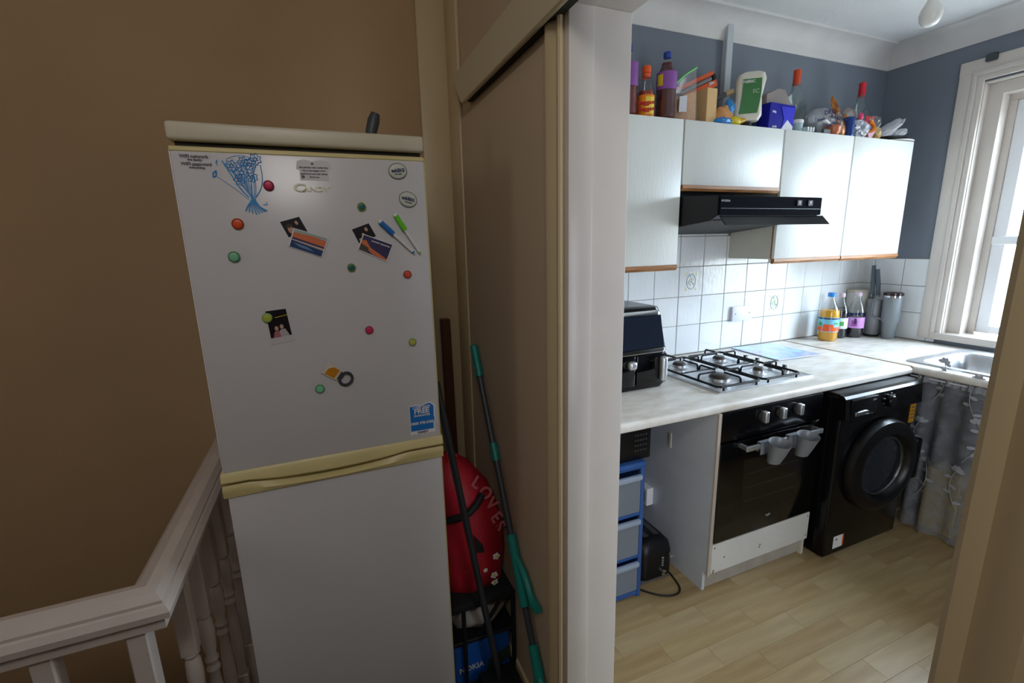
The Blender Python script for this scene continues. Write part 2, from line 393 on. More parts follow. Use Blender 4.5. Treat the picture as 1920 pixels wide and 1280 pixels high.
# track pelmet across, far casing board, corner post
pp = [(XD, 2.215), (XD - .034, 2.215), (XD - .04, 2.209), (XD - .04, 2.099), (XD - .036, 2.095), (XD - .028, 2.095), (XD - .028, 2.185), (XD, 2.185)]
b = MB(); b.skin([b.ring([(p[0], 1.68 + (p[1] - 2.095) * .9, p[1]) for p in pp]), b.ring([(p[0], -.15, p[1]) for p in pp])])
tag(part('trim_4', b, mat('cream_track_board', 'cbbfa0', .45)), kind='structure')
tag(part('trim_9', MB().box((XD - .027, .1, 2.10), (XD - .002, 1.67, 2.18)), M_fgap), kind='structure')
tag(part('trim_5', MB().box((.425, YH - .024, FZ), (XD, YH, CZ), .005, 2), M_cream), kind='structure')
tag(part('trim_6', MB().box((XD - .014, 1.80, FZ), (XD, YH - .024, CZ), .004, 2), M_cream), kind='structure')
tag(part('trim_7', MB().box((XD - .008, 1.085, FZ + .1), (XD, 1.80, 2.075), .001), M_panel), kind='structure')
tag(part('baseboard_hall', MB().box((XD - .018, 1.085, FZ), (XD, 1.80, FZ + .1), .004, 2), M_cream), kind='structure')
# ------------------------------------------------------------------ balustrade
bal = thing('balustrade', (-.395, 1.02, FZ), 'white painted landing balustrade with moulded handrail left of the fridge freezer', 'railing')
rp = [(-.030, .872), (-.030, .892), (-.044, .902), (-.046, .916), (-.038, .928), (-.033, .930), (-.033, .937), (-.020, .950), (0, .955), (.020, .950), (.033, .937), (.033, .930), (.038, .928), (.046, .916), (.044, .902), (.030, .892), (.030, .872)]
b = MB(); b.skin([b.ring([(-2.28, 1.022 - o, z) for o, z in rp]), b.ring([(-.392 + o, 1.022 - o, z) for o, z in rp]), b.ring([(-.392 + o, YH, z) for o, z in rp])])
part('handrail', b, M_rail, bal, sharp=28)
def baluster(x, y, w=.018):
    b = MB(); b.box((x - w, y - w, .66), (x + w, y + w, .875), .003)
    b.lathe([(.012, .50), (.017, .515), (.012, .53), (.0165, .56), (.0185, .60), (.0165, .635), (.012, .645), (.018, .655), (.016, .662)], (x, y, 0), 14)
    b.lathe([(.013, .20), (.0175, .215), (.013, .23), (.015, .26), (.019, .32), (.0165, .40), (.0115, .47), (.017, .485), (.012, .50)], (x, y, 0), 14)
    b.box((x - w, y - w, FZ), (x + w, y + w, .205), .003); return b
for x in [-.418 - .148 * i for i in range(11)]: part('baluster', baluster(x, 1.022), M_rail, bal)
for yy in (1.165, 1.295, 1.425, 1.555, 1.685, 1.815, 1.925): part('baluster', baluster(-.388, yy), M_rail, bal)
# ------------------------------------------------------------------ fridge freezer
FY = 1.25
fr = thing('fridge_freezer', (0, 1.53, FZ), 'tall white fridge freezer with yellowed handle band and magnets on its upper door', 'fridge')
part('body', MB().box((-.272, FY + .05, FZ + .02), (.268, 1.82, 1.845), .006, 2), M_fridge, fr)
part('top_panel', MB().box((-.281, FY - .006, 1.845), (.274, 1.83, 1.884), .008, 3), M_fridgetop, fr)
part('gap_seal', MB().box((-.27, FY + .012, .4), (.265, FY + .052, 1.85)), M_fgap, fr)
up = part('upper_door', MB().box((-.280, FY, 1.062), (.272, FY + .045, 1.826), .005, 2), M_fridge, fr)
part('edge_trim', MB().box((-.281, FY - .001, 1.822), (.273, FY + .044, 1.834), .003), M_fyel, up)
part('edge_trim', MB().box((-.282, FY + .004, 1.06), (-.2795, FY + .046, 1.826), .0008), M_white, up)
part('edge_trim', MB().box((.2715, FY + .004, 1.06), (.2745, FY + .046, 1.826), .0008), M_fyel, up)
lo_ = part('lower_door', MB().box((-.280, FY, FZ + .07), (.272, FY + .045, 1.0), .005, 2), M_fridge, fr)
part('edge_trim', MB().box((.2715, FY + .004, FZ + .07), (.2745, FY + .046, 1.0), .0008), M_fyel, lo_)
part('plinth', MB().box((-.27, FY + .06, FZ), (.265, FY + .08, FZ + .075)), M_fgap, fr)
# upper and lower halves of the handle band with a wavy grip gap
n = 28; top = []; bot = []
def wave(u):    # gap height along the band
    z = 1.034
    if .12 < u < .80:
        t = (u - .12) / .68; z -= .0125 * math.sin(math.pi * t) ** .6
    return z
X0, X1 = -.287, .277
bu = MB(); rr = []
for i in range(n + 1):
    u = i / n; x = X0 + (X1 - X0) * u; g = wave(u) + .003
    yo = -.006
    rr.append(bu.ring([(x, FY + .045, 1.064), (x, FY - .001, 1.064), (x, FY + yo, 1.056), (x, FY + yo - .004, g + .005), (x, FY + yo, g), (x, FY + .045, g)]))
bu.skin(rr); part('handle_band', bu, M_fyel, up)
bl = MB(); rr = []
for i in range(n + 1):
    u = i / n; x = X0 + (X1 - X0) * u; g = wave(u) - .003; t = max(0, min(1, (u - .12) / .68)) if .12 < u < .8 else 0
    s = math.sin(math.pi * t) ** .7 if t else 0
    rr.append(bl.ring([(x, FY + .045, g), (x, FY - .004 + .018 * s, g), (x, FY - .008 + .010 * s, g - .007 - .003 * s), (x, FY - .008, g - .015), (x, FY - .004, .998), (x, FY + .045, .998)]))
bl.skin(rr); part('handle_band', bl, M_fyel, lo_)
# lettering and drawing straight on the door
M_ink = rgb('faded_black_ink', '686268', .6); M_bluepen = rgb('blue_marker_ink', '3a93d4', .6)
text('WiFi network', .0095, (-.236, FY - .001, 1.813), up, M_ink); text('the family', .007, (-.235, FY - .001, 1.806), up, M_ink)
text('WiFi password', .0095, (-.233, FY - .001, 1.797), up, M_ink); text('everything', .007, (-.233, FY - .001, 1.790), up, M_ink)
M_cream2 = mat('cream_badge', 'fffbe2', .3, .0, coat=.5)
bd = text('C', .026, (-.030, FY - .0015, 1.751), up, M_cream2, name='name_badge', depth=.0012, sx=1.6, bold=.025)
text('ANDY', .0155, (.006, FY - .0015, 1.7485), up, M_cream2, name='name_badge', depth=.0012, sx=1.35, bold=.02)
b = MB(); yy = FY - .0008
def ink(pts, r=.0011, k=3): b.tube([(x, yy, z) for x, z in pts], r, 4, smooth=k)
random.seed(11)
KX, KZ = -.131, 1.722
for i in range(11):
    t = i / 10; ax = -.178 + .062 * t; az2 = 1.806 - .01 * abs(t - .5)
    ink([(KX + random.uniform(-.004, .004), KZ), ((KX + ax) / 2 + random.uniform(-.008, .008), (KZ + az2) / 2), (ax, az2)], .0009)
for fx, fz, r in ((-.166, 1.796, .012), (-.148, 1.782, .014), (-.130, 1.800, .012), (-.117, 1.812, .012), (-.154, 1.766, .011), (-.128, 1.773, .011), (-.142, 1.806, .010)):
    ink([(fx + r * .6 * math.cos(a) * (1 if i % 2 else .35), fz + r * .6 * math.sin(a) * (1 if i % 2 else .35)) for i, a in enumerate([k * math.pi / 6 for k in range(13)])], .0009, 2)
    ink([(fx + r * math.cos(a) * (1.15 if i % 2 else .75), fz + r * math.sin(a) * (1.15 if i % 2 else .75)) for i, a in enumerate([k * math.pi / 7 for k in range(15)])], .0009, 2)
ink([(-.183, 1.806), (-.168, 1.775), (-.156, 1.75), (-.140, 1.728)], .0016)
ink([(-.108, 1.80), (-.107, 1.775), (-.112, 1.75), (-.126, 1.728)], .0012)
ink([(-.197, 1.772), (-.178, 1.757), (-.160, 1.742), (-.140, 1.722)], .0006)
ink([(-.175, 1.810), (-.155, 1.818), (-.13, 1.816), (-.112, 1.80)], .0006)
for dx in (-.028, -.02, -.012, -.004, .003, .01, .017, .022):
    ink([(KX + dx * .15, KZ), (KX + dx * .5, 1.708), (KX + dx * .9 + .006, 1.690 + abs(dx + .004) * .3)], .0016)
ink([(-.204, 1.778), (-.198, 1.785), (-.199, 1.774), (-.205, 1.771), (-.203, 1.782)], .0014)
ink([(-.196, 1.800), (-.193, 1.808), (-.194, 1.795)], .0009)
ink([(-.112, 1.713), (-.104, 1.712), (-.106, 1.718)], .0009)
part('marker_drawing', b, M_bluepen, up)
# faint shirt-shaped transfer
M_tee = rgb('pale_transfer', 'd6d2d3', .5)
b = MB().prism([(-.027, 1.769), (-.027, 1.792), (-.034, 1.795), (-.030, 1.812), (-.014, 1.817), (.004, 1.812), (.022, 1.817), (.040, 1.813), (.046, 1.797), (.037, 1.793), (.037, 1.769)], FY + .001, FY - .0006)
te = part('transfer', b, M_tee, up)
for i, (t_, s_) in enumerate((('the person who holds this', .006), ('key is the keeper of all', .0055), ('good food and cold drinks', .0055), ('thank you', .0055))):
    text(t_, s_, (.005, FY - .001, 1.7985 - i * .0072), up, M_ink)
b = MB().lathe([(.003, 0), (.002, -.001)], (.003, FY - .0006, 1.807), 8, 'y').lathe([(.004, 0), (.003, -.001)], (-.020, FY - .0006, 1.777), 8, 'y'); tag(part('transfer_print', b, M_ink, up), kind='stuff')
# warranty sticker
b = MB().prism([(.188, 1.166), (.212, 1.169), (.216, 1.164), (.236, 1.170), (.248, 1.172), (.262, 1.160), (.259, 1.13), (.262, 1.12), (.256, 1.108), (.258, 1.079), (.187, 1.079)], FY + .001, FY - .0008)
st = part('sticker', b, M_paper, up)
b = MB().prism([(.189, 1.164), (.210, 1.165), (.216, 1.161), (.236, 1.167), (.247, 1.169), (.257, 1.159), (.256, 1.13), (.258, 1.12), (.254, 1.108), (.254, 1.090), (.189, 1.090)], FY, FY - .0012)
part('sticker_print', b, rgb('cyan_blue_print', '1774c8', .4), up)
text('FREE', .021, (.222, FY - .0018, 1.148), up, M_paper); text('5 YEAR PARTS', .008, (.222, FY - .0018, 1.160), up, M_paper); text('GUARANTEE', .008, (.222, FY - .0018, 1.135), up, M_paper)
text('0800 978 6763', .0105, (.222, FY - .0018, 1.112), up, M_paper); text('CANDY', .009, (.222, FY - .0014, 1.084), up, M_navy)
# magnets and cards
def disc(x, z, r, col, label, name='button_magnet', ring=None):
    t = thing(name, (x, FY, z), label, 'magnet', 'small round magnets on the fridge door')
    b = MB().lathe([(r, 0), (r, -.004), (r * .85, -.0055), (r * .78, -.0048), (.0001, -.0048)], (x, FY - .0003, z), 24, 'y'); part('magnet_disc', b, rgb('magnet_' + col, ring or ''.join('%02x' % int(int(col[i:i+2], 16) * .72) for i in (0, 2, 4)), .5), t)
    b = MB().lathe([(r * .74, 0), (r * .74, -.0012), (r * .6, -.0018), (.0001, -.0018)], (x, FY - .0047, z), 20, 'y')
    b.tube([(x + r * .35 * math.cos(a), FY - .0066, z + r * .35 * math.sin(a)) for a in [math.pi * (1.1 + .8 * i / 8) for i in range(9)]], .0006, 4)
    for s in (-1, 1): b.lathe([(.0012, 0), (.0008, -.0012)], (x + s * r * .28, FY - .006, z + r * .25), 6, 'y')
    part('magnet_face', b, rgb('magnetface_' + col, col, .4), t)
    return t
disc(-.096, 1.755, .0115, 'c92a58', 'crimson pink button magnet right of the blue flower drawing')
disc(-.170, 1.669, .0125, 'e2521f', 'orange button magnet below the blue flower drawing')
disc(-.187, 1.595, .0125, '7fc79a', 'mint green button magnet near the left edge below the orange one')
disc(.107, 1.709, .0105, '1f6468', 'dark teal magnet with yellow rim above the right pair of photos', ring='8f9a3a')
disc(.069, 1.560, .0105, '1f6468', 'dark teal magnet with yellow rim below the right pair of photos', ring='8f9a3a')
disc(.209, 1.536, .0105, 'e0553a', 'coral orange magnet near the right edge below the two pens')
disc(.099, 1.395, .0105, 'd83060', 'hot pink magnet alone in the middle right of the door')
disc(.210, 1.351, .0105, 'b9b84a', 'olive yellow magnet near the right edge above the blue sticker', ring='8aa06a')
disc(-.037, 1.252, .0115, '7fcf9e', 'mint green magnet beside the bottle opener')
mg = disc(-.136, 1.447, .0115, 'b9c04a', 'yellow green magnet pinning the instant photo by its corner', ring='8fb070')
for ch in mg.children: pass
mg.location.y -= .0012
def badge(x, z, tilt, label):
    t = thing('badge_magnet', (x, FY, z), label, 'magnet', 'white oval badge magnets')
    b = MB().lathe([(.0225, 0), (.0225, -.002), (.020, -.005), (.012, -.0062), (.0001, -.0066)], (x, FY - .0003, z), 28, 'y', sy=.84); b.xf(about(Ry(tilt), (x, FY, z)))
    part('badge_face', b, rgb('badge_white', 'c9cdc2', .3), t)
    b = MB().tube([(x + .0222 * math.cos(a), FY - .002, z + .0187 * math.sin(a)) for a in [i * math.pi / 14 for i in range(28)]], .0013, 6, closed=True); b.xf(about(Ry(tilt), (x, FY, z)))
    part('badge_rim', b, rgb('badge_rim', '5f6a66', .4), t)
    a = math.radians(tilt); rx = (math.cos(a), 0, -math.sin(a)); u = (math.sin(a), 0, math.cos(a))
    text('askBIG', .0115, (x, FY - .0075, z + .001), t, M_navy, rx, u); text('for a smile', .004, (x, FY - .0075, z - .0075), t, M_navy, rx, u)
badge(.203, 1.797, -4, 'white oval badge magnet in the top right corner of the fridge door')
badge(.224, 1.728, 16, 'tilted white oval badge magnet below the corner one')
M_skin = rgb('photo_skin_tone', 'c39a86', .5); M_dark = rgb('photo_dark', '17141c', .35)
def P4(c, frac):   # point inside a quad c (tl,tr,br,bl) at (u,v)
    u, v = frac; tl, tr, br, bl_ = [Vector((p[0], 0, p[1])) for p in c]
    return (tl * (1 - u) + tr * u) * (1 - v) + (bl_ * (1 - u) + br * u) * v
def card(name, c, label, mbase, layers, y0=0., bord=None, cat='photo'):
    t = thing(name, (sum(p[0] for p in c) / 4, FY, min(p[1] for p in c)), label, cat, 'photos and cards on the fridge')
    y = FY - .0004 - y0
    part('card', MB().prism(c, y, y - .0006), mbase, t)
    for i, (m, poly) in enumerate(layers):
        pp = [P4(c, q) for q in poly]; part('print', MB().prism([(p.x, p.z) for p in pp], y - .0005, y - .0008 - .00012 * i), m, t)
    return t
def ell(u, v, ru, rv, n=10): return [(u + ru * math.cos(2 * math.pi * i / n), v + rv * math.sin(2 * math.pi * i / n)) for i in range(n)]
M_sun = rgb('sunset_orange', 'd9774a', .4); M_sea = rgb('sea_blue', '23406e', .4); M_mist = rgb('mist_grey', '9fb0ae', .4); M_dusk = rgb('dusk_purple', '3c3560', .4); M_foam = rgb('foam_blue', '6f93b8', .4)
card('photo', [(-.082, 1.673), (-.039, 1.685), (-.024, 1.650), (-.067, 1.637)], 'small dark portrait photo tucked behind the sunset card', M_dark,
     [(M_skin, ell(.30, .62, .15, .25)), (M_skin, ell(.72, .30, .08, .13)), (rgb('photo_hair', '4a3528'), ell(.30, .36, .17, .12))])
card('photo', [(-.054, 1.659), (.023, 1.634), (.002, 1.587), (-.070, 1.616)], 'sunset over sea photo card left of centre on the door', M_paper,
     [(M_mist, [(.03, .03), (.97, .03), (.97, .3), (.03, .3)]), (M_sun, [(.03, .2), (.6, .14), (.97, .2), (.97, .5), (.03, .45)]), (M_dusk, [(.03, .45), (.97, .5), (.97, .6), (.03, .55)]), (rgb('pale_beach', 'c9b3a6'), [(.03, .55), (.97, .58), (.97, .68), (.4, .64), (.03, .6)]), (M_sea, [(.03, .6), (.4, .64), (.97, .68), (.97, .97), (.03, .97)]), (M_foam, [(.1, .72), (.5, .74), (.75, .86), (.3, .84)])], y0=.0016)
card('photo', [(.079, 1.654), (.121, 1.669), (.136, 1.637), (.093, 1.620)], 'small dark couple photo tucked behind the purple card', M_dark,
     [(M_skin, ell(.42, .62, .08, .16)), (M_skin, ell(.70, .32, .09, .15)), (M_mist, [(.1, .75), (.35, .72), (.4, .97), (.1, .97)])])
cpc = [(.105, 1.643), (.178, 1.615), (.158, 1.570), (.088, 1.604)]
cp_ = card('photo', cpc, 'purple dusk photo card with a line of writing below the blue pen', M_paper,
     [(M_dusk, [(.03, .04), (.97, .04), (.97, .95), (.03, .95)]), (M_sun, [(.03, .35), (.15, .28), (.35, .6), (.97, .86), (.97, .95), (.5, .92), (.2, .7), (.03, .6)]), (rgb('rock_brown', '51423c'), [(.03, .55), (.3, .66), (.35, .95), (.03, .95)])], y0=.0016)
dv = (Vector((.178, 0, 1.615)) - Vector((.105, 0, 1.643))).normalized(); text('summer memories', .0062, (.146, FY - .0046, 1.617), cp_, M_paper, dv, (-dv.z, 0, dv.x))
card('instant_photo', [(-.143, 1.465), (-.090, 1.469), (-.081, 1.386), (-.137, 1.379)], 'instant photo of two people held by a yellow green magnet', rgb('instant_photo_border', 'cbc8ca', .4),
     [(M_dark, [(.08, .03), (.93, .03), (.93, .82), (.08, .82)]), (M_skin, ell(.38, .56, .08, .07)), (M_skin, ell(.60, .53, .08, .07)), (rgb('photo_pale_shirt', 'b9aeb2'), [(.5, .62), (.72, .60), (.85, .82), (.42, .82)]), (rgb('photo_pink', 'b06a72'), [(.28, .64), (.46, .63), (.5, .82), (.18, .82)]), (M_yellow, [(.4, .24), (.93, .20), (.93, .215), (.4, .255)])])
def pen(p, q, r, col, label):
    p = Vector((p[0], FY - .008, p[1])); q = Vector((q[0], FY - .008, q[1])); d = q - p; t = thing('whiteboard_pen', ((p.x + q.x) / 2, FY, q.z), label, 'pen', 'whiteboard pens on the fridge')
    part('cap', MB().cyl(p + d * .05, p + d * .40, .0062, .0068, 12), rgb('pen_' + col, col, .35), t)
    part('cap_end', MB().cyl(p, p + d * .05, .0052, .0062, 12), M_paper, t)
    part('barrel', MB().cyl(p + d * .40, p + d * .96, .0042, .0034, 10), M_paper, t)
    part('end_plug', MB().cyl(p + d * .96, p + d, .0038, .003, 10), MATS['pen_' + col], t)
pen((.146, 1.675), (.229, 1.592), 0, '2470c0', 'white whiteboard pen with blue cap slanting beside the purple card')
pen((.186, 1.692), (.246, 1.590), 0, '6ccf2a', 'white whiteboard pen with lime green cap at the right')
t = thing('bottle_opener', (.01, FY, 1.24), 'magnetic bottle opener with an orange print on its clear handle', 'bottle opener')
R_ = about(Ry(38), (.005, FY, 1.288))
hnd = [(-.026, 1.272), (.004, 1.272), (.020, 1.276), (.022, 1.302), (.004, 1.304), (-.026, 1.304)]
part('handle', MB().prism(hnd, FY - .001, FY - .006).xf(R_), rgb('opener_white', 'd8cfc0', .3), t)
part('handle_print', MB().prism([(-.018, 1.275), (.008, 1.275), (.009, 1.301), (-.008, 1.301), (-.018, 1.290)], FY - .0055, FY - .0068).xf(R_), rgb('amber_print', 'c98218', .4), t)
part('ring', MB().tube([(.034 + .0155 * math.cos(a), FY - .005, 1.289 + .017 * math.sin(a)) for a in [i * math.pi / 12 for i in range(24)]], .0038, 6, closed=True).prism([(.014, 1.277), (.024, 1.280), (.024, 1.298), (.014, 1.301)], FY - .002, FY - .007).xf(R_), M_dgrey, t)
# dark thing on the fridge top
t = thing('torch_handle', (.16, 1.42, 1.884), 'dark grey rounded handle sticking up on top of the fridge freezer', 'handle')
part('grip', MB().tube([(.160, 1.40, 1.895), (.163, 1.40, 1.92), (.172, 1.40, 1.95), (.178, 1.40, 1.968)], [.013, .0155, .0165, .012], 12, smooth=0), M_dgrey, t)
part('base', MB().lathe([(.036, 0), (.034, .006), (.02, .012)], (.158, 1.41, 1.884), 20), M_matt, t)
# ------------------------------------------------------------------ beside the fridge
t = thing('timber_batten', (.47, 1.91, FZ), 'dark brown timber length standing in the corner behind the fridge', 'wood')
part('plank', MB().box((.452, 1.895, FZ), (.490, 1.935, 1.30), .003, rot=Ry(-.4)), M_brown, t)
t = thing('flat_mop', (.52, 1.1, FZ), 'black and teal mop leaning on the panelled wall beside the fridge', 'mop')
A = Vector((.522, 1.69, 1.215)); B = Vector((.522, 1.05, .10)); D = B - A
def ap(k): return A + D * k
part('grip', MB().cyl(ap(0), ap(.095), .0155, .0145, 14), M_teal, t); part('grip_end', MB().lathe([(.0156, 0), (.012, .008), (.0001, .011)], A, 14), M_teal, t)
part('pole', MB().cyl(ap(.09), ap(.73), .0112, None, 12), M_dgrey, t)
part('collar', MB().cyl(ap(.295), ap(.345), .0148, None, 12), M_teal, t)
part('sleeve', MB().cyl(ap(.545), ap(.725), .0165, .0175, 14), M_teal, t)
part('lever', MB().tube([ap(.60) + Vector((0, -.014, 0)), ap(.622) + Vector((.004, -.05, .0)), ap(.645) + Vector((.004, -.07, 0)), ap(.663) + Vector((.004, -.078, .0)), ap(.675) + Vector((.004, -.10, 0)), ap(.670) + Vector((.004, -.13, 0))], [.0095, .0125, .012, .0115, .0155, .014], 10), M_teal, t)
part('pole', MB().cyl(ap(.72), ap(.84), .0112, None, 12), M_dgrey, t)
part('fork', MB().cyl(ap(.815), ap(.89), .0155, .018).tube([ap(.88), ap(.93) + Vector((0, -.04, -.01)), ap(1.0) + Vector((0, -.075, -.03))], .013, 10).tube([ap(.88), ap(.93) + Vector((-.005, .03, -.0)), ap(1.0) + Vector((-.01, .06, 0))], .013, 10), M_teal, t)
part('mop_plate', MB().box((.45, .90, FZ + .004), (.53, 1.2, FZ + .05), .01, 2), M_teal, t)
t = thing('broom', (.45, 1.3, FZ), 'plain dark broom handle leaning between fridge and red bag', 'broom')
part('handle', MB().cyl((.287, 1.335, 1.20), (.448, 1.30, .06), .0115, None, 12), mat('charcoal_paint', '2a2c30', .35), t)
part('broom_head', MB().box((.38, 1.25, .0), (.52, 1.35, .07), .01, 2), M_matt, t)
part('bristles', MB().box((.385, 1.255, FZ), (.515, 1.345, .002), .002), M_teal, t)
# folding trolley: black frame with grey liner
t = thing('folding_trolley', (.41, 1.48, FZ), 'black metal shopping trolley with grey fabric inside, holding a blue box', 'trolley')
b = MB()
for x in (.29, .53):
    for y_ in (1.36, 1.62): b.tube([(x, y_, FZ), (x, y_, .36)], .009, 8)
for z in (.02, .205, .345):
    b.tube([(.29, 1.36, z), (.53, 1.36, z), (.53, 1.62, z), (.29, 1.62, z)], .008, 8, closed=True)
b.tube([(.34, 1.358, FZ), (.34, 1.358, .34)], .008, 8); b.tube([(.395, 1.357, .225), (.475, 1.357, .335)], .007, 8)
part('frame', b, M_matt, t)
part('top_basket', MB().box((.285, 1.352, .338), (.535, 1.63, .372), .008, 2), mat('black_fabric', '0f0f13', .8), t)
part('liner', MB().blob((.41, 1.45, .275), (.115, .085, .072), .18, 2.4, 4, 3), mat('grey_liner', 'a49e97', .8, var=.2, vscale=20), t)
part('shelf', MB().box((.29, 1.365, .195), (.53, 1.62, .212)), M_matt, t)
t = thing('blue_box', (.41, 1.47, FZ), 'bright blue cardboard box at the bottom of the black trolley', 'box')
part('carton', MB().box((.302, 1.375, FZ + .0), (.518, 1.6, .185), .003), rgb('bright_blue_card', '104f9e', .45), t)
part('panel', MB().prism([(.42, .02), (.518, .06), (.518, .115), (.43, .085)], 1.376, 1.3725), rgb('dark_green_card', '2b3a34', .5), t)
text('NOKIA', .030, (.365, 1.373, .075), t, rgb('grey_print', 'b5b2b0'), (1, 0, .0))
# red bag
M_bag = mat('crimson_nylon', 'b8182c', .5, var=.3, vscale=9, bump=1., bscale=16)
t = thing('red_bag', (.41, 1.49, .37), 'crumpled red bag with daisies and pale pink lettering on the trolley', 'bag')
b = MB(); rings = []
prof = [(.37, .120, .405, .095), (.40, .132, .408, .115), (.48, .136, .408, .125), (.58, .134, .402, .125), (.68, .125, .395, .115), (.76, .108, .375, .10), (.83, .078, .352, .075), (.87, .042, .34, .04), (.885, .008, .335, .01)]
for j, (z, rx_, cx, ry_) in enumerate(prof):
    pts = []
    for i in range(36):
        a = 2 * math.pi * i / 36; k = 1 + .13 * noise.noise(Vector((math.cos(a) * 3, math.sin(a) * 3, z * 9))) 
        x = cx + rx_ * k * math.cos(a); pts.append((max(.274, min(.538, x)), 1.495 + ry_ * k * math.sin(a), z + .008 * noise.noise(Vector((a * 2, z * 20, 0)))))
    rings.append(b.ring(pts))
b.skin(rings); part('bag_body', b, M_bag, t)
def bagy(x, z):
    for (za, ra, ca, ya), (zb, rb, cb, yb) in zip(prof, prof[1:]):
        if za <= z <= zb:
            k = (z - za) / (zb - za); r = ra + (rb - ra) * k; c = ca + (cb - ca) * k; ry_ = ya + (yb - ya) * k
            return 1.495 - ry_ * math.sqrt(max(0, 1 - ((x - c) / r) ** 2)) * 1.03 - .004
    return 1.4
b = MB(); b.tube([(x, bagy(x, z) - .002, z) for x, z in ((.29, .665), (.33, .69), (.37, .70), (.41, .725), (.44, .75))], .013, 8, smooth=3); part('strap', b, mat('black_strap', '101014', .7), t)
b = MB(); b.prism([(.395, .62), (.425, .575), (.43, .545), (.402, .55)], 1.372, 1.366); part('cut_out', b, M_matt, t)
M_pinkl = rgb('dusty_pink_print', 'c0666c', .6)
for ch, x, z, a in (('L', .425, .79, -35), ('O', .455, .745, -45), ('V', .475, .70, -55), ('E', .490, .645, -60), ('S', .505, .60, -62)):
    ra = math.radians(a); text(ch, .062, (x, bagy(x, z) - .004, z), t, M_pinkl, (math.cos(ra), 0, math.sin(ra)), (-math.sin(ra), 0, math.cos(ra)), depth=.001)
for i, (x, z) in enumerate(((.478, .505), (.468, .43), (.475, .385), (.43, .475))):
    b = MB(); yv = bagy(x, z) - .002; s = .6 if i == 3 else 1
    for k in range(5): a = k * 1.257 + i; b.lathe([(.006 * s, 0), (.004 * s, -.002)], (x + .0085 * s * math.cos(a), yv, z + .0085 * s * math.sin(a)), 8, 'y')
    part('daisy', b, M_paper, t); part('daisy_centre', MB().lathe([(.005 * s, 0), (.003 * s, -.003)], (x, yv - .0012, z), 8, 'y'), M_yellow, t)
# ------------------------------------------------------------------ wall cabinets
CT = 2.173; CB = 1.484; CY = 1.87
def wallcab(x0, x1, z0, label, side=None):
    t = thing('wall_cabinet', ((x0 + x1) / 2, 2.03, z0), label, 'cabinet', 'white wall cabinets')
    part('carcass', MB().box((x0 + .0015, CY + .022, z0 + .004), (x1 - .0015, YB - .001 if z0 > 1.7 else YB - .014, CT - .004), .001), M_cabin, t)
    d = part('door', MB().box((x0 + .003, CY, z0 + .006), (x1 - .003, CY + .019, CT), .0025, 2), M_cab, t)
    b = MB().prism([(CY - .003, z0 + .006), (CY + .019, z0 + .006), (CY + .019, z0 - .022), (CY + .006, z0 - .022), (CY - .003, z0 - .010)], x0 + .003, x1 - .003, 'x'); part('grip_strip', b, M_wood, d)
    part('inner_edge', MB().box((x0 + .0005, CY + .0195, z0 + .004), (x0 + .004, CY + .024, CT - .004)), M_wood, t)
    return t
wallcab(1.12, 1.678, CB - .005, 'leftmost white wall cabinet beside the door frame')
wallcab(1.682, 2.360, 1.868, 'short white wall cabinet above the black cooker hood')
wallcab(2.366, 2.935, CB, 'tall white wall cabinet right of the cooker hood')
wallcab(2.939, 3.510, CB - .002, 'rightmost white wall cabinet nearest the window')
# ------------------------------------------------------------------ cooker hood
t = thing('cooker_hood', (2.01, 1.9, 1.63), 'black cooker hood under the short wall cabinet', 'cooker hood')
part('hood_body', MB().prism([(YB - .002, 1.845), (1.63, 1.80), (1.63, 1.715), (1.66, 1.70), (YB - .012, 1.645)], 1.684, 2.345, 'x'), M_black2, t)
b = MB().prism([(1.632, 1.800), (1.618, 1.798), (1.618, 1.716), (1.632, 1.714)], 1.680, 2.349, 'x'); fp = part('front_panel', b, mat('scuffed_black_panel', '12141b', .8, spec=.02, var=.35, vscale=14, stretch=(.6, 1, 3)), t)
part('groove', MB().box((1.684, 1.6165, 1.742), (2.345, 1.6185, 1.7445)), M_dgrey, t)
part('visor', MB().prism([(1.622, 1.712), (1.628, 1.712), (1.588, 1.668), (1.580, 1.668)], 1.684, 2.372, 'x'), mat('black_tinted_visor', '0d0f16', .25, spec=.3), t)
part('grease_filter', MB().prism([(1.675, 1.698), (YB - .02, 1.644), (YB - .02, 1.639), (1.675, 1.693)], 1.69, 2.34, 'x'), mat('grey_mesh_filter', '4a4846', .7, 0, bump=.8, bscale=220, col2='262423', vscale=140), t)
for x in (2.185, 2.262):
    s = part('rocker_switch', MB().box((x - .017, 1.6125, 1.757), (x + .017, 1.619, 1.785), .002), M_matt, t); part('switch_mark', MB().box((x - .006, 1.611, 1.767), (x + .002, 1.6135, 1.779), .001), M_paper, s)
text('HYGENA', .012, (1.71, 1.6172, 1.776), t, M_grey, sx=1.1)
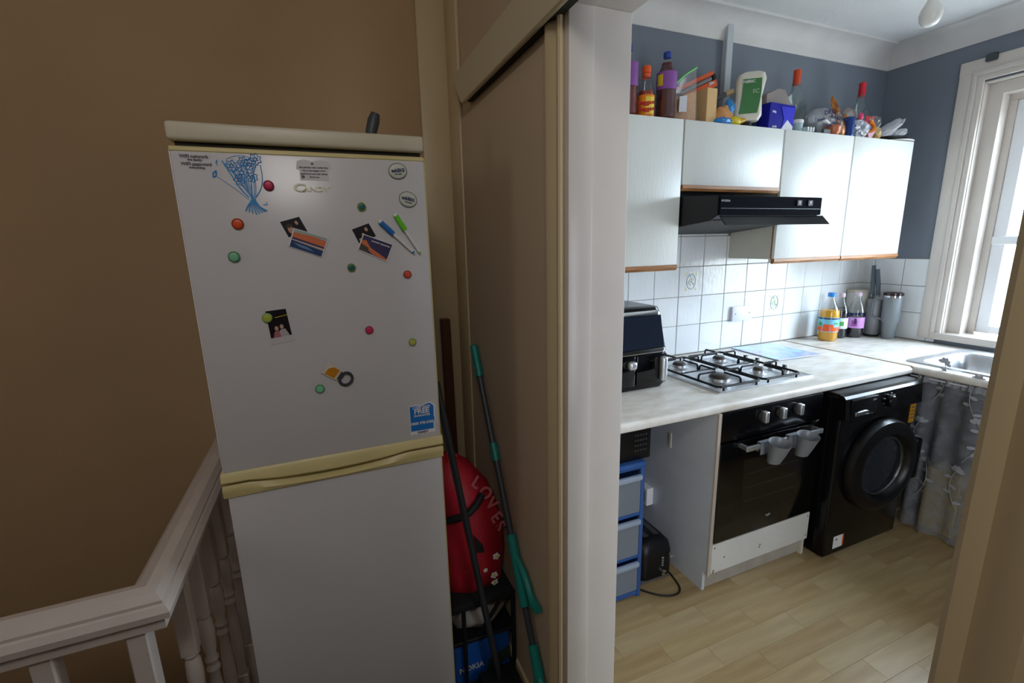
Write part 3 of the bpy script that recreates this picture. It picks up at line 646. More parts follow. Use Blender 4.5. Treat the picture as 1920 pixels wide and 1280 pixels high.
# ------------------------------------------------------------------ worktops
def edgeprof(y0, y1, z0=.862, z1=.902, r=.018):
    p = [(y1, z0), (y1, z1)]
    for i in range(6): a = math.pi / 2 * i / 5; p.append((y0 + r - r * math.sin(a), z1 - r + r * math.cos(a)))
    for i in range(1, 6): a = math.pi / 2 * i / 5; p.append((y0 + r * .6 - r * .6 * math.cos(a), z0 + r * .6 - r * .6 * math.sin(a)))
    return p
b = MB().prism(edgeprof(1.405, YB - .0135), .80, 2.925, 'x'); solo('worktop', b, M_work, 'marble effect worktop holding the gas hob and air fryer', 'worktop')
hxa, hxb, hya, hyb = 3.06, 3.525, .96, 1.455
b = MB(); full = [(p[0] + 1.535, p[1]) for p in edgeprof(1.405, 2.152)]
b.prism(full, hyb, YB - .0135, 'y').prism(full, -.6, hya, 'y')
b.prism([(p[0] + 1.535, p[1]) for p in edgeprof(1.405, hxa - 1.535)], hya, hyb, 'y').box((hxb, hya, .862), (3.687, hyb, .902)); wk2 = solo('worktop', b, M_work, 'marble effect worktop under the window with the sink', 'worktop')
t = solo('joint_strip', MB().box((2.925, 1.405, .895), (2.9395, YB - .014, .9042), .001), mat('worn_metal_strip', 'a58f74', .4, .6), 'thin brownish metal strip joining the two worktops', 'strip')
# sink
t = thing('sink', (3.36, 1.05, .90), 'stainless steel inset sink in the worktop under the window', 'sink')
def rrect(x0, x1, y0, y1, r, z, n=5):
    pts = []
    for cx, cy, a0 in ((x1 - r, y1 - r, 0), (x0 + r, y1 - r, 90), (x0 + r, y0 + r, 180), (x1 - r, y0 + r, 270)):
        for i in range(n + 1): a = math.radians(a0 + 90 * i / n); pts.append((cx + r * math.cos(a), cy + r * math.sin(a), z))
    return pts
b = MB(); sx0, sx1, sy0, sy1 = 3.02, 3.62, .62, 1.50
rs = [b.ring(rrect(*a)) for a in ((sx0, sx1, sy0, sy1, .03, .9025), (sx0 + .004, sx1 - .004, sy0 + .004, sy1 - .004, .03, .910), (sx0 + .045, sx1 - .10, sy0 + .35, sy1 - .05, .06, .908), (sx0 + .055, sx1 - .11, sy0 + .36, sy1 - .06, .06, .895), (sx0 + .075, sx1 - .13, sy0 + .38, sy1 - .08, .06, .76), (sx0 + .15, sx1 - .22, sy0 + .45, sy1 - .15, .06, .752))]
b.skin(rs, caps=False); b.b.faces.new(rs[-1]); part('basin', b, M_steel, t)
part('waste', MB().lathe([(.035, .753), (.03, .756), (.0001, .754)], (3.33, 1.24, 0), 16), M_chrome, t)
t2 = thing('mixer_tap', (3.58, 1.36, .91), 'white and chrome tap at the back of the sink by the window', 'tap')
part('tap_body', MB().lathe([(.026, .908), (.026, .92), (.018, .93), (.018, 1.0), (.02, 1.03), (.012, 1.045)], (3.575, 1.30, 0), 16), M_chrome, t2)
part('spout', MB().tube([(3.575, 1.30, 1.0), (3.55, 1.29, 1.09), (3.48, 1.27, 1.12), (3.40, 1.25, 1.10), (3.38, 1.245, 1.06)], .011, 10, smooth=4), M_chrome, t2)
# ------------------------------------------------------------------ hob
t = thing('gas_hob', (1.97, 1.79, .902), 'stainless steel four burner gas hob with black pan supports', 'hob')
hx0, hx1, hy0, hy1 = 1.648, 2.294, 1.515, 2.075
b = MB(); rs = [b.ring(rrect(*a, n=3)) for a in ((hx0, hx1, hy0, hy1, .012, .9015), (hx0, hx1, hy0, hy1, .012, .908), (hx0 + .006, hx1 - .006, hy0 + .006, hy1 - .006, .012, .9115), (hx0 + .02, hx1 - .02, hy0 + .02, hy1 - .02, .012, .907))]
b.skin(rs, caps=False); b.b.faces.new(rs[-1]); part('hob_plate', b, M_steel, t)
def burner(x, y, r):
    bu_ = part('burner', MB().lathe([(r * 1.5, .907), (r * 1.3, .913), (r * 1.02, .914), (r, .918), (r, .926)], (x, y, 0), 24), M_steel, t)
    part('burner_crown', MB().lathe([(r * .95, .918), (r * .98, .93), (r * .9, .933)], (x, y, 0), 24), M_burner, bu_); part('burner_cap', MB().lathe([(r * .82, .930), (r * .82, .938), (r * .7, .942), (.0001, .942)], (x, y, 0), 24), M_burner, bu_)
burner(1.800, 1.665, .050); burner(1.795, 1.945, .036); burner(2.09, 1.945, .036); burner(2.085, 1.675, .028)
def grate(x0, x1, y0, y1, cs):
    b = MB(); z = .928; r = .0062
    fr_ = [(x0 + .015, y0, z), (x1 - .015, y0, z), (x1, y0 + .015, z), (x1, y1 - .015, z), (x1 - .015, y1, z), (x0 + .015, y1, z), (x0, y1 - .015, z), (x0, y0 + .015, z)]
    b.tube(fr_, r, 8, closed=True)
    for cx, cy in cs:
        g = .045; hh = .030
        for p, q in (((x0, cy), (cx - .03, cy)), ((x1, cy), (cx + .03, cy))):
            b.tube([(p[0], p[1], z), (p[0] + (.003 if p[0] < cx else -.003), p[1], z + hh - .006), (p[0] + (.010 if p[0] < cx else -.010), p[1], z + hh), (q[0], q[1], z + hh)], .0052, 6)
        for dy, ye in ((-.03, max(y0, cy - .14)), (.03, min(y1, cy + .135))):
            if abs(ye - y0) < .03: ye = y0
            if abs(ye - y1) < .03: ye = y1
            b.tube([(cx, ye, z), (cx, ye + (.003 if dy < 0 else -.003), z + hh - .006), (cx, ye + (.010 if dy < 0 else -.010), z + hh), (cx, cy + dy, z + hh)], .0052, 6)
    for p in ((x0 + .03, y0), (x1 - .03, y0), (x0 + .03, y1), (x1 - .03, y1)): b.cyl((p[0], p[1], .906), (p[0], p[1], z), .005, None, 6)
    b.tube([(x0, (y0 + y1) / 2, z), (x1, (y0 + y1) / 2, z)], .0045, 6)
    part('pan_support', b, M_iron, t)
grate(1.662, 1.935, 1.535, 2.055, ((1.800, 1.665), (1.795, 1.945))); grate(1.955, 2.215, 1.535, 2.055, ((2.085, 1.675), (2.09, 1.945)))
for y_ in (1.90, 1.82, 1.735, 1.65):
    k = part('knob', MB().lathe([(.020, .907), (.020, .912), (.0155, .913), (.0145, .940), (.012, .942), (.0001, .942)], (2.252, y_, 0), 18), M_chrome, t)
# glass board with violet print
t = thing('glass_board', (2.6, 1.98, .902), 'glass chopping board with blue and violet marbled print right of the hob', 'chopping board')
def gboard():
    m = bpy.data.materials.new('violet_marbled_glass'); m.use_nodes = True; N = m.node_tree.nodes; L = m.node_tree.links; b_ = N['Principled BSDF']
    tc = N.new('ShaderNodeTexCoord'); n = N.new('ShaderNodeTexNoise'); n.inputs['Scale'].default_value = 5; n.inputs['Detail'].default_value = 5; n.inputs['Distortion'].default_value = 1.2
    r = N.new('ShaderNodeValToRGB'); e = r.color_ramp.elements; e[0].position = .3; e[0].color = lin('aedcec'); e[1].position = .75; e[1].color = lin('8a7cb0')
    for p, c in ((.42, 'b4dcee'), (.5, 'a4bbe8'), (.6, 'bcbfe8')): x = e.new(p); x.color = lin(c)
    L.new(tc.outputs['Object'], n.inputs['Vector']); L.new(n.outputs['Fac'], r.inputs[0]); L.new(r.outputs[0], b_.inputs['Base Color']); b_.inputs['Roughness'].default_value = .2; b_.inputs['Specular IOR Level'].default_value = .25
    return m
b = MB(); b.box((2.42, 1.80, .9045), (2.76, 2.16, .909), .0015); b.xf(about(Rz(-3), (2.59, 1.98, .9))); part('glass_sheet', b, gboard(), t)
b = MB()
for x in (2.44, 2.74):
    for y_ in (1.82, 2.14): b.lathe([(.006, .9022), (.006, .905)], (x, y_, 0), 8)
part('foot', b, M_grey, t)
# ------------------------------------------------------------------ double blanking plate
t = thing('socket_plate', (2.5, YB - .02, 1.08), 'white double blank electrical plate on the tiles', 'socket')
pl = part('plate', MB().box((2.418, YB - .032, 1.082), (2.592, YB - .0125, 1.178), .004, 2), mat('white_socket_plastic', 'd9dae4', .3), t)
for x in (2.445, 2.565): part('screw', MB().lathe([(.004, 0), (.003, -.001)], (x, YB - .0325, 1.13), 8, 'y'), M_dgrey, t)
# ------------------------------------------------------------------ air fryer
t = thing('air_fryer', (1.37, 1.88, .902), 'black dual basket air fryer with silver trim at the left of the worktop', 'air fryer')
b = MB(); ax0, ax1, ay0, ay1 = 1.13, 1.515, 1.72, 2.06
rs = [b.ring(rrect(x0, x1, y0, y1, r, z)) for x0, x1, y0, y1, r, z in ((ax0 + .01, ax1 - .01, ay0 + .015, ay1 - .01, .03, .903), (ax0, ax1, ay0, ay1, .035, .925), (ax0, ax1, ay0, ay1, .035, 1.10), (ax0 + .012, ax1 - .012, ay0 + .035, ay1, .035, 1.27), (ax0 + .02, ax1 - .02, ay0 + .045, ay1 - .005, .035, 1.295), (ax0 + .04, ax1 - .04, ay0 + .07, ay1 - .02, .03, 1.30))]
b.skin(rs); part('housing', b, M_black, t)
b = MB(); rs = [b.ring(rrect(ax0 + d, ax1 - d, ay0 + dy, ay1 - .01, .036, z)) for d, dy, z in ((-.001, -.002, 1.083), (-.002, -.003, 1.090), (-.001, -.002, 1.103))]; b.skin(rs, caps=False); part('silver_band', b, M_chrome, t)
b = MB(); rs = [b.ring(rrect(ax0 + d, ax1 - d, ay0 + dy, ay1, .036, z)) for d, dy, z in ((.010, .030, 1.262), (.010, .032, 1.270), (.017, .040, 1.282))]; b.skin(rs, caps=False); part('silver_band', b, M_chrome, t)
b = MB(); b.tube([(ax1 + .001, ay0 + .034, 1.10), (ax1 - .006, ay0 + .055, 1.20), (ax1 - .012, ay0 + .07, 1.27)], .005, 8); part('silver_band', b, M_chrome, t)
part('control_screen', MB().prism([(ay0 + .000, 1.108), (ay0 + .032, 1.258), (ay0 + .028, 1.259), (ay0 - .004, 1.108)], ax0 + .03, ax1 - .03, 'x'), mat('dark_glass_screen', '1c2230', .12), t)
for x0, x1 in ((ax0 + .012, 1.318), (1.327, ax1 - .012)): 
    d = part('basket_front', MB().box((x0, ay0 - .010, .93), (x1, ay0 + .01, 1.078), .006, 2), M_glassblk, t)
    if x0 > 1.3: part('basket_handle', MB().box((x1 - .048, ay0 - .040, .945), (x1 - .016, ay0 - .008, 1.065), .010, 3), M_steel, d)
    else: part('basket_handle', MB().box((x1 - .05, ay0 - .040, 1.02), (x1 - .008, ay0 - .008, 1.060), .012, 3), M_steel, d)
# ------------------------------------------------------------------ bottles
def pet(name, x, y, z, r, h, liquid, fill, lab, label, cap, group, lz=(.25, .5), ribs=True, extra=None, labside=None):
    t = thing(name, (x, y, z), label, 'bottle', group)
    H = h
    sh = [(r * .82, 0), (r, .02 * 1), (r, H * .55)]
    if ribs: sh = [(r * .82, 0), (r, .015)] + [(r * (1 if i % 2 else .955), .02 + (H * .55 - .02) * i / 9) for i in range(10)]
    sh += [(r * .98, H * .6), (r * .82, H * .70), (r * .55, H * .80), (r * .33, H * .88), (r * .30, H * .92)]
    part('bottle_body', MB().lathe([(a, z + b_) for a, b_ in sh], (x, y, 0), 24), M_pet, t)
    lp = [(a * .965, b_ + .002) for a, b_ in sh if b_ < H * fill]; la = lp[-1][0] * .97
    part('liquid', MB().lathe([(a, z + b_) for a, b_ in lp + [(la, H * fill)]], (x, y, 0), 24), liquid, t)
    lb = part('bottle_label', MB().lathe([(r * 1.015, z + H * lz[0]), (r * 1.015, z + H * lz[1])], (x, y, 0), 24, caps=False), lab, t)
    part('cap', MB().lathe([(r * .38, z + H * .915), (r * .40, z + H * .92), (r * .40, z + H * .99), (r * .34, z + H), (.0001, z + H)], (x, y, 0), 16), cap, t)
    return t
M_oj = mat('orange_squash', 'e8a400', .25); M_bc = mat('blackcurrant_squash', '1a0d1c', .2); M_rs = mat('red_squash', '7a1616', .25, var=.1); M_dkred = mat('dark_red_squash', '571a22', .25)
z0 = .9025
t = pet('squash_bottle', 3.20, 2.06, z0, .060, .33, M_oj, .64, rgb('cyan_label', '7cc4dc', .4), 'orange squash bottle with blue cap on the worktop corner', rgb('sky_blue_cap', '2f86d6', .35), 'squash bottles by the window', (.20, .50), False)
V = Vector((3.22, 2.06, 0)); dd = Vector((-.80, -.6, 0)).normalized(); uu = Vector((.6, -.8, 0)).normalized()
def onlabel(parent, x, y, r, z, a0, a1, z1, m, name='label_print', n=8):   # curved patch on a bottle, angles from camera-facing side
    b = MB(); base = math.atan2(-y, -x); rs_ = []
    lo_r = b.ring([(x + r * math.cos(base + a0 + (a1 - a0) * i / n), y + r * math.sin(base + a0 + (a1 - a0) * i / n), z) for i in range(n + 1)])
    hi_r = b.ring([(x + r * math.cos(base + a0 + (a1 - a0) * i / n), y + r * math.sin(base + a0 + (a1 - a0) * i / n), z1) for i in range(n + 1)])
    b.skin([lo_r, hi_r], closed=False, caps=False); return part(name, b, m, parent)
onlabel(t, 3.20, 2.06, .0618, z0 + .070, -1.5, 1.5, z0 + .100, M_orange)
onlabel(t, 3.20, 2.06, .0621, z0 + .100, -.5, .5, z0 + .118, M_orange)
onlabel(t, 3.20, 2.06, .0618, z0 + .152, -1.5, 1.5, z0 + .162, M_navy)
onlabel(t, 3.20, 2.06, .0621, z0 + .118, .6, 1.1, z0 + .132, rgb('leaf_green', '4a9a4a'))
onlabel(t, 3.20, 2.06, .0621, z0 + .104, -1.1, -.65, z0 + .130, MATS['leaf_green'])
t = pet('squash_bottle', 3.35, 2.085, z0, .050, .315, M_bc, .60, rgb('pale_label', 'd5d8e0', .4), 'dark squash bottle with white label behind the orange squash', rgb('pale_cap', 'cbb9c6', .35), 'squash bottles by the window', (.22, .46), False)
onlabel(t, 3.35, 2.085, .0512, z0 + .09, .1, .6, z0 + .12, MATS['leaf_green'])
t = pet('squash_bottle', 3.46, 2.045, z0, .053, .318, M_bc, .47, rgb('lilac_label', 'c88fd0', .4), 'dark squash bottle with lilac label, right of the white labelled one', MATS['pale_cap'], 'squash bottles by the window', (.22, .46), False)
onlabel(t, 3.46, 2.045, .0543, z0 + .085, -.4, .25, z0 + .125, rgb('magenta_print', '9a3f8f')); onlabel(t, 3.46, 2.045, .0546, z0 + .10, -.1, .15, z0 + .138, M_navy)
# milk powder carton
t = thing('carton', (3.58, 2.12, z0), 'tall white and blue carton behind the squash bottles', 'carton')
c_ = MB().box((3.535, 2.09, z0), (3.64, 2.165, 1.215), .004, 2); c_.xf(about(Rz(-20), (3.585, 2.13, 1))); part('carton_body', c_, rgb('off_white_card', 'd8d5cf', .45), t)
c_ = MB().box((3.533, 2.088, 1.02), (3.642, 2.167, 1.06), .002); c_.xf(about(Rz(-20), (3.585, 2.13, 1))); part('blue_band', c_, M_blue, t)
c_ = MB().box((3.533, 2.086, 1.205), (3.642, 2.168, 1.225), .002); c_.xf(about(Rz(-20), (3.585, 2.13, 1))); part('lid', c_, rgb('beige_lid', 'c9bfb2', .45), t)
# knife block with two knives
t = thing('knife_holder', (3.60, 2.02, z0), 'grey cylindrical holder in the worktop corner with two dark handles', 'knife holder')
part('cup', MB().lathe([(.040, z0 + .012), (.043, z0 + .02), (.045, 1.10), (.043, 1.165), (.037, 1.168), (.036, 1.12)], (3.605, 2.015, 0), 20), M_grey, t)
part('base', MB().lathe([(.046, z0), (.046, z0 + .014)], (3.605, 2.015, 0), 20), M_matt, t)
for i, (x, y_, zt, dx, dy) in enumerate(((3.595, 2.035, 1.40, .012, .022), (3.612, 2.005, 1.375, -.004, .026))):
    k = thing('kitchen_knife', (x, y_, 1.15), ('taller' if i == 0 else 'shorter') + ' dark grey knife handle standing in the grey corner holder', 'knife', 'knives in the holder')
    part('knife_handle', MB().tube([(x, y_, 1.19), (x + dx * .4, y_ + dy * .4, 1.27), (x + dx, y_ + dy, zt)], [.011, .0145, .012], 10), rgb('slate_grey_handle', '525b64', .45), k)
    part('blade', MB().box((x - .011, y_ - .001, 1.0), (x + .011, y_ + .001, 1.20)), M_steel, k)
# travel mug
t = thing('travel_mug', (3.61, 1.92, z0), 'large grey insulated tumbler with side handle by the window frame', 'mug')
mx, my = 3.60, 1.905; M_mug = mat('matt_grey_enamel', '7e8488', .45)
part('mug_body', MB().lathe([(.034, z0), (.037, z0 + .005), (.042, z0 + .11), (.052, z0 + .125), (.054, z0 + .285), (.052, z0 + .29)], (mx, my, 0), 24), M_mug, t)
part('steel_rim', MB().lathe([(.0535, z0 + .288), (.0535, z0 + .300)], (mx, my, 0), 24), M_chrome, t)
part('lid', MB().lathe([(.055, z0 + .300), (.055, z0 + .317), (.048, z0 + .320), (.0001, z0 + .320)], (mx, my, 0), 24), clear('smoky_lid', '7a5a54', .3, .1, .5, '4a3a3a'), t)
hd = Vector((-.35, .94, 0)).normalized()
P = [Vector((mx, my, 0)) + hd * d + Vector((0, 0, z0 + h)) for d, h in ((.050, .27), (.085, .275), (.105, .255), (.108, .19), (.098, .145), (.050, .132))]
part('handle', MB().tube(P, .0085, 8, smooth=4), M_mug, t)
# ------------------------------------------------------------------ things on top of the wall cabinets
zt = CT + .001
def ontop(x, y=1.95): return (x, y, zt)
M_lab = M_purple
t = pet('squash_bottle', 1.405, 1.95, zt, .044, .315, M_rs, .50, M_lab, 'red squash bottle with purple label at the far left of the cabinet tops', rgb('royal_blue_cap', '1d3f9a', .35), 'squash bottles on the cabinets', (.42, .74))
t = pet('squash_bottle', 1.627, 1.95, zt, .047, .31, M_dkred, .84, M_lab, 'dark red squash bottle with purple label and blue cap beside the orange capped sauce', MATS['royal_blue_cap'], 'squash bottles on the cabinets', (.45, .70))
onlabel(t, 1.627, 1.95, .0482, zt + .155, -1.0, -.35, zt + .205, M_yellow)
t = thing('sauce_bottle', (1.508, 1.95, zt), 'sauce bottle with orange cap and orange yellow label', 'bottle')
part('bottle_body', MB().lathe([(.036, zt), (.040, zt + .01), (.040, zt + .11), (.035, zt + .135), (.024, zt + .17), (.019, zt + .20), (.019, zt + .215)], (1.508, 1.95, 0), 24), M_pet, t)
part('sauce', MB().lathe([(.037, zt + .003), (.038, zt + .10), (.033, zt + .125)], (1.508, 1.95, 0), 20), mat('red_sauce', 'a3300f', .3), t)
part('bottle_label', MB().lathe([(.041, zt + .012), (.041, zt + .105)], (1.508, 1.95, 0), 24, caps=False), rgb('orange_label', 'ee8a1c', .4), t)
onlabel(t, 1.508, 1.95, .0416, zt + .02, .0, 1.2, zt + .095, rgb('yellow_label', 'efd04a', .4))
dv = Vector((1.95, -1.508, 0)).normalized(); text('Reggae', .026, (1.508 - .024, 1.95 - .036, zt + .068), t, M_red, dv); text('Reggae', .026, (1.508 - .022, 1.95 - .037, zt + .040), t, M_red, dv)
part('cap', MB().lathe([(.021, zt + .205), (.021, zt + .232), (.018, zt + .236), (.0001, zt + .236)], (1.508, 1.95, 0), 16), M_orange, t)
part('neck_band', MB().lathe([(.020, zt + .185), (.0205, zt + .203)], (1.508, 1.95, 0), 16, caps=False), M_orange, t)
# zip bag of crumbs
t = thing('zip_bag', (1.75, 1.97, zt), 'clear zip bag of orange crumbs with green seal', 'bag')
bx = MB(); R = []
for j in range(9):
    v = j / 8; x0_, x1_ = 1.672 + .0 * v, 1.835 - .02 * v; ztop = [0, 1][1]
    ring = []
    th = .036 * (1 - v) ** .7 + .002
    for i in range(20):
        a = 2 * math.pi * i / 20; cx = (x0_ + x1_) / 2; px_ = cx + (x1_ - x0_) / 2 * math.cos(a) * (1 if v < .5 else 1); zz = zt + v * (.165 + .10 * (px_ - x0_) / (x1_ - x0_))
        ring.append((px_, 1.96 + th * math.sin(a) + .006 * noise.noise(Vector((px_ * 30, zz * 25, 2))), zz))
    R.append(bx.ring(ring))
bx.skin(R); part('bag_film', bx, M_film, t)
bx = MB(); R = []
for j in range(6):
    v = j / 5; ring = []
    for i in range(18):
        a = 2 * math.pi * i / 18; px_ = 1.752 + .072 * math.cos(a); ring.append((px_, 1.96 + (.03 - .014 * v) * math.sin(a), zt + .003 + v * (.11 + .05 * (px_ - 1.68) / .15)))
    R.append(bx.ring(ring))
bx.skin(R); part('crumbs', bx, mat('orange_crumbs', 'd39a64', .8, var=.2, vscale=60, bump=.5, bscale=90), t)
part('zip_seal', MB().tube([(1.672, 1.958, zt + .166), (1.74, 1.958, zt + .222), (1.818, 1.958, zt + .268)], .0042, 6, smooth=3), M_green, t)
part('bag_label', MB().prism([(1.688, zt + .045), (1.735, zt + .05), (1.735, zt + .125), (1.690, zt + .115)], 1.928, 1.924), rgb('grey_white_label', 'c3c4cc', .5), t)
# orange tape box
t = thing('foil_box', (1.93, 2.10, zt + .1), 'long orange box tilted up behind the zip bag', 'box')
Rm = about(Ry(-24), (1.95, 2.10, 2.40))
part('carton', MB().box((1.83, 2.075, 2.365), (2.075, 2.13, 2.40), .002).box((1.83, 2.075, 2.425), (2.07, 2.13, 2.445), .002).xf(Rm), M_orange, t)
part('roll', MB().cyl((1.83, 2.095, 2.412), (2.06, 2.095, 2.412), .013).xf(Rm), M_grey, t)
part('box_end', MB().box((2.055, 2.07, 2.40), (2.075, 2.125, 2.428), .003).xf(Rm), M_matt, t)
text('30m', .022, (2.03, 2.072, 2.425), t, M_paper, (math.cos(.42), 0, math.sin(.42)), (-math.sin(.42), 0, math.cos(.42)))
solo('thin_carton', MB().box((1.868, 1.93, zt), (1.934, 2.10, zt + .175), .002), rgb('manila_card', 'd8b27c', .6), 'narrow tan cardboard box standing right of the zip bag', 'box')
t = thing('grater_panel', (2.02, 2.10, zt), 'grey metal sheet tray leaning behind the blue snack packet', 'tray'); c_ = MB().box((1.945, 2.10, zt), (2.115, 2.106, zt + .20), .002); part('sheet', c_, mat('dull_aluminium', '9b9fa2', .4, .6), t)
t = thing('rolling_handle', (2.05, 2.0, zt + .12), 'dark grey utensil handle with wooden end resting on the packets', 'utensil')
part('handle', MB().cyl((1.985, 1.99, zt + .145), (2.04, 1.985, zt + .172), .0125), M_dgrey, t); part('wooden_end', MB().cyl((2.04, 1.985, zt + .172), (2.085, 1.98, zt + .19), .013), mat('pale_wood', 'b79a72', .6), t)
part('head', MB().box((1.99, 1.985, zt + .0), (2.0, 1.995, zt + .145)), M_dgrey, t)
t = thing('snack_packet', (1.985, 1.94, zt), 'blue and orange snack packet with twisted blue top', 'packet')
part('packet_body', MB().blob((1.99, 1.94, zt + .045), (.058, .03, .055), .25, 2.5, 2, 3, flat=zt), rgb('snack_orange', 'c98a50', .35), t)
part('packet_band', MB().blob((1.98, 1.93, zt + .022), (.058, .032, .024), .2, 2.5, 6, 3, flat=zt), rgb('snack_blue', '2b84cf', .3), t)
part('packet_top', MB().blob((2.03, 1.94, zt + .095), (.026, .022, .042), .3, 3, 9, 3), MATS['snack_blue'], t)
t = thing('lemon_bottle', (2.08, 1.92, zt), 'small yellow squeeze bottle lying on its side', 'bottle')
part('bottle_body', MB().blob((2.055, 1.93, zt + .028), (.045, .028, .027), .05, 1, 1, 3), M_yellow, t); part('cap', MB().cyl((2.095, 1.93, zt + .032), (2.125, 1.925, zt + .040), .015, .011), rgb('amber_cap', 'e0a81c', .35), t)
t = thing('glass_jar', (2.10, 1.99, zt), 'small clear jar behind the yellow squeeze bottle', 'jar'); part('jar_body', MB().lathe([(.028, zt), (.03, zt + .01), (.03, zt + .07), (.024, zt + .085)], (2.105, 1.985, 0), 16), clear('green_jar_glass', 'b9cfa8', .2), t)
# white bottle, green label
t = thing('detergent_bottle', (2.16, 1.93, zt), 'white curved bottle with a green label standing upside down', 'bottle')
b = MB(); R = []
for z, w, d, dx in ((.030, .035, .02, -.004), (.036, .060, .034, -.002), (.06, .072, .038, 0), (.10, .070, .036, .0), (.15, .064, .034, .002), (.20, .070, .036, .006), (.235, .072, .036, .010), (.262, .062, .03, .012), (.272, .04, .02, .014)):
    R.append(b.ring(rrect(2.148 + dx - w, 2.148 + dx + w, 1.935 - d, 1.935 + d, min(w, d) * .85, zt + z)))
RB = about(Rz(-38), (2.155, 1.935, 0)); b.skin(R); b.xf(RB); part('bottle_body', b, rgb('milky_white_plastic', 'dcd9cc', .35), t)
part('bottle_label', MB().grid(lambda u, v: (2.104 + .088 * u + .010 * v + .006 * math.sin(v * 3), 1.896 - .003 * math.sin(v * 3.1), zt + .068 + v * .165), 4, 6).xf(RB), rgb('leaf_green_label', '3d8046', .5), t)
rd = Rz(-38) @ Vector((1, 0, 0)); q1 = RB @ Vector((2.142, 1.890, zt + .218)); q2 = RB @ Vector((2.178, 1.890, zt + .17))
text('FABRIC', .018, q1, t, M_paper, rd); text('EC', .026, q2, t, rgb('pale_green_print', '9dbf9a'), rd)
part('cap', MB().lathe([(.03, zt), (.028, zt + .03)], (2.145, 1.935, 0), 18), M_matt, t)
t = thing('sparkling_bottle', (2.235, 2.02, zt), 'slim dark bottle with black angled cap behind the white bottle', 'bottle')
part('bottle_body', MB().box((2.205, 1.97, zt), (2.275, 2.02, zt + .24), .014, 3), mat('dark_slate_plastic', '2b3a48', .3), t)
part('collar', MB().box((2.22, 1.975, zt + .238), (2.268, 2.015, zt + .262), .008, 2), M_grey, t)
part('cap', MB().prism([(2.205, zt + .262), (2.285, zt + .262), (2.295, zt + .278), (2.262, zt + .305), (2.215, zt + .298), (2.19, zt + .28)], 1.975, 2.015), M_matt, t)
# blue tub with grey lid
t = thing('plastic_tub', (2.37, 1.96, zt), 'royal blue tub with an open grey brown lid on the cabinets', 'tub')
b = MB().prism([(2.276, zt), (2.455, zt), (2.470, zt + .13), (2.282, zt + .135)], 1.905, 2.06); part('tub_body', b, mat('royal_blue_card', '1c1f9a', .22), t)
b = MB().prism([(2.372, zt), (2.452, zt), (2.466, zt + .12), (2.36, zt + .12), (2.385, zt + .06)], 1.905, 1.902); part('side_print', b, rgb('bright_blue_print', '3d3fd0', .2), t)
b = MB().prism([(2.36, zt), (2.45, zt), (2.455, zt + .022), (2.41, zt + .055)], 1.902, 1.900); part('side_print', b, rgb('white_print', 'e6e8f4', .2), t)
b = MB().prism([(2.278, zt + .137), (2.474, zt + .132), (2.462, zt + .150), (2.41, zt + .212), (2.36, zt + .215), (2.278, zt + .18)], 1.93, 2.07); part('lid', b, mat('grey_brown_card', '8f8583', .4, var=.1), t)
text('500g', .014, (2.31, 1.903, zt + .09), t, M_paper); text('pods', .016, (2.32, 1.903, zt + .018), t, M_paper)
# spirit bottles
def spirit(x, y, cap, label, w=.056, h=.34, d=.03, lab=False):
    t = thing('spirit_bottle', (x, y, zt), label, 'bottle', 'clear spirit bottles')
    b = MB(); R = []
    for z, ww, dd_ in ((0, w * .95, d), (.01, w, d), (.15, w, d), (.18, w * .93, d * .95), (.205, w * .6, d * .8), (.23, w * .33, w * .33), (.25, w * .30, w * .30), (.27, w * .29, w * .29)):
        R.append(b.ring(rrect(x - ww, x + ww, y - dd_, y + dd_, min(ww, dd_) * .9, zt + z * h / .34)))
    b.skin(R); part('bottle_body', b, M_vglass, t)
    part('cap', MB().lathe([(.019, zt + .262 * h / .34), (.0195, zt + h - .004), (.016, zt + h), (.0001, zt + h)], (x, y, 0), 16), cap, t)
    if lab:
        part('bottle_label', MB().box((x - w * .1, y - d - .002, zt + .03), (x + w * .96, y - d + .0, zt + .125), .001), M_paper, t)
        part('label_print', MB().box((x - w * .1, y - d - .003, zt + .125), (x + w * .96, y - d - .001, zt + .155), .001), rgb('red_label_print', 'c03a3e'), t)
        part('label_print', MB().box((x + w * .3, y - d - .003, zt + .05), (x + w * .7, y - d - .0015, zt + .10), .001), rgb('gold_print', 'b58a3e'), t)
    return t
spirit(2.58, 2.00, rgb('burnt_orange_cap', 'd2451c', .3), 'clear square shouldered bottle with tall orange cap', .072, .352, .04)
spirit(3.20, 2.03, rgb('crimson_cap', 'c0142a', .3), 'clear round shouldered bottle with red cap and red white label', .078, .355, .045, True)
# little pots
t = thing('white_pot', (2.50, 1.93, zt), 'small white lidded pot in front of the orange capped bottle', 'pot')
part('pot_body', MB().lathe([(.028, zt), (.032, zt + .05)], (2.515, 1.925, 0), 20), rgb('pale_aqua_plastic', '9fb9bd', .4), t); part('lid', MB().lathe([(.034, zt + .048), (.034, zt + .062), (.03, zt + .066), (.0001, zt + .066)], (2.515, 1.925, 0), 20), M_paper, t)
t = thing('measuring_cup', (2.48, 1.99, zt), 'small white cup behind the lidded pot', 'cup'); part('cup_body', MB().lathe([(.024, zt), (.028, zt + .075)], (2.475, 1.985, 0), 16), M_paper, t)
t = thing('slotted_basket', (2.54, 1.895, zt), 'pale aqua slotted tray edge at the cabinet front', 'tray')
part('tray_base', MB().lathe([(.05, zt), (.055, zt + .018), (.052, zt + .024), (.0001, zt + .02)], (2.565, 1.93, 0), 20), MATS['pale_aqua_plastic'], t)
for i in range(3): part('slat', MB().box((2.538 + i * .022, 1.872, zt + .003), (2.546 + i * .022, 1.877, zt + .024)), M_paper, t)
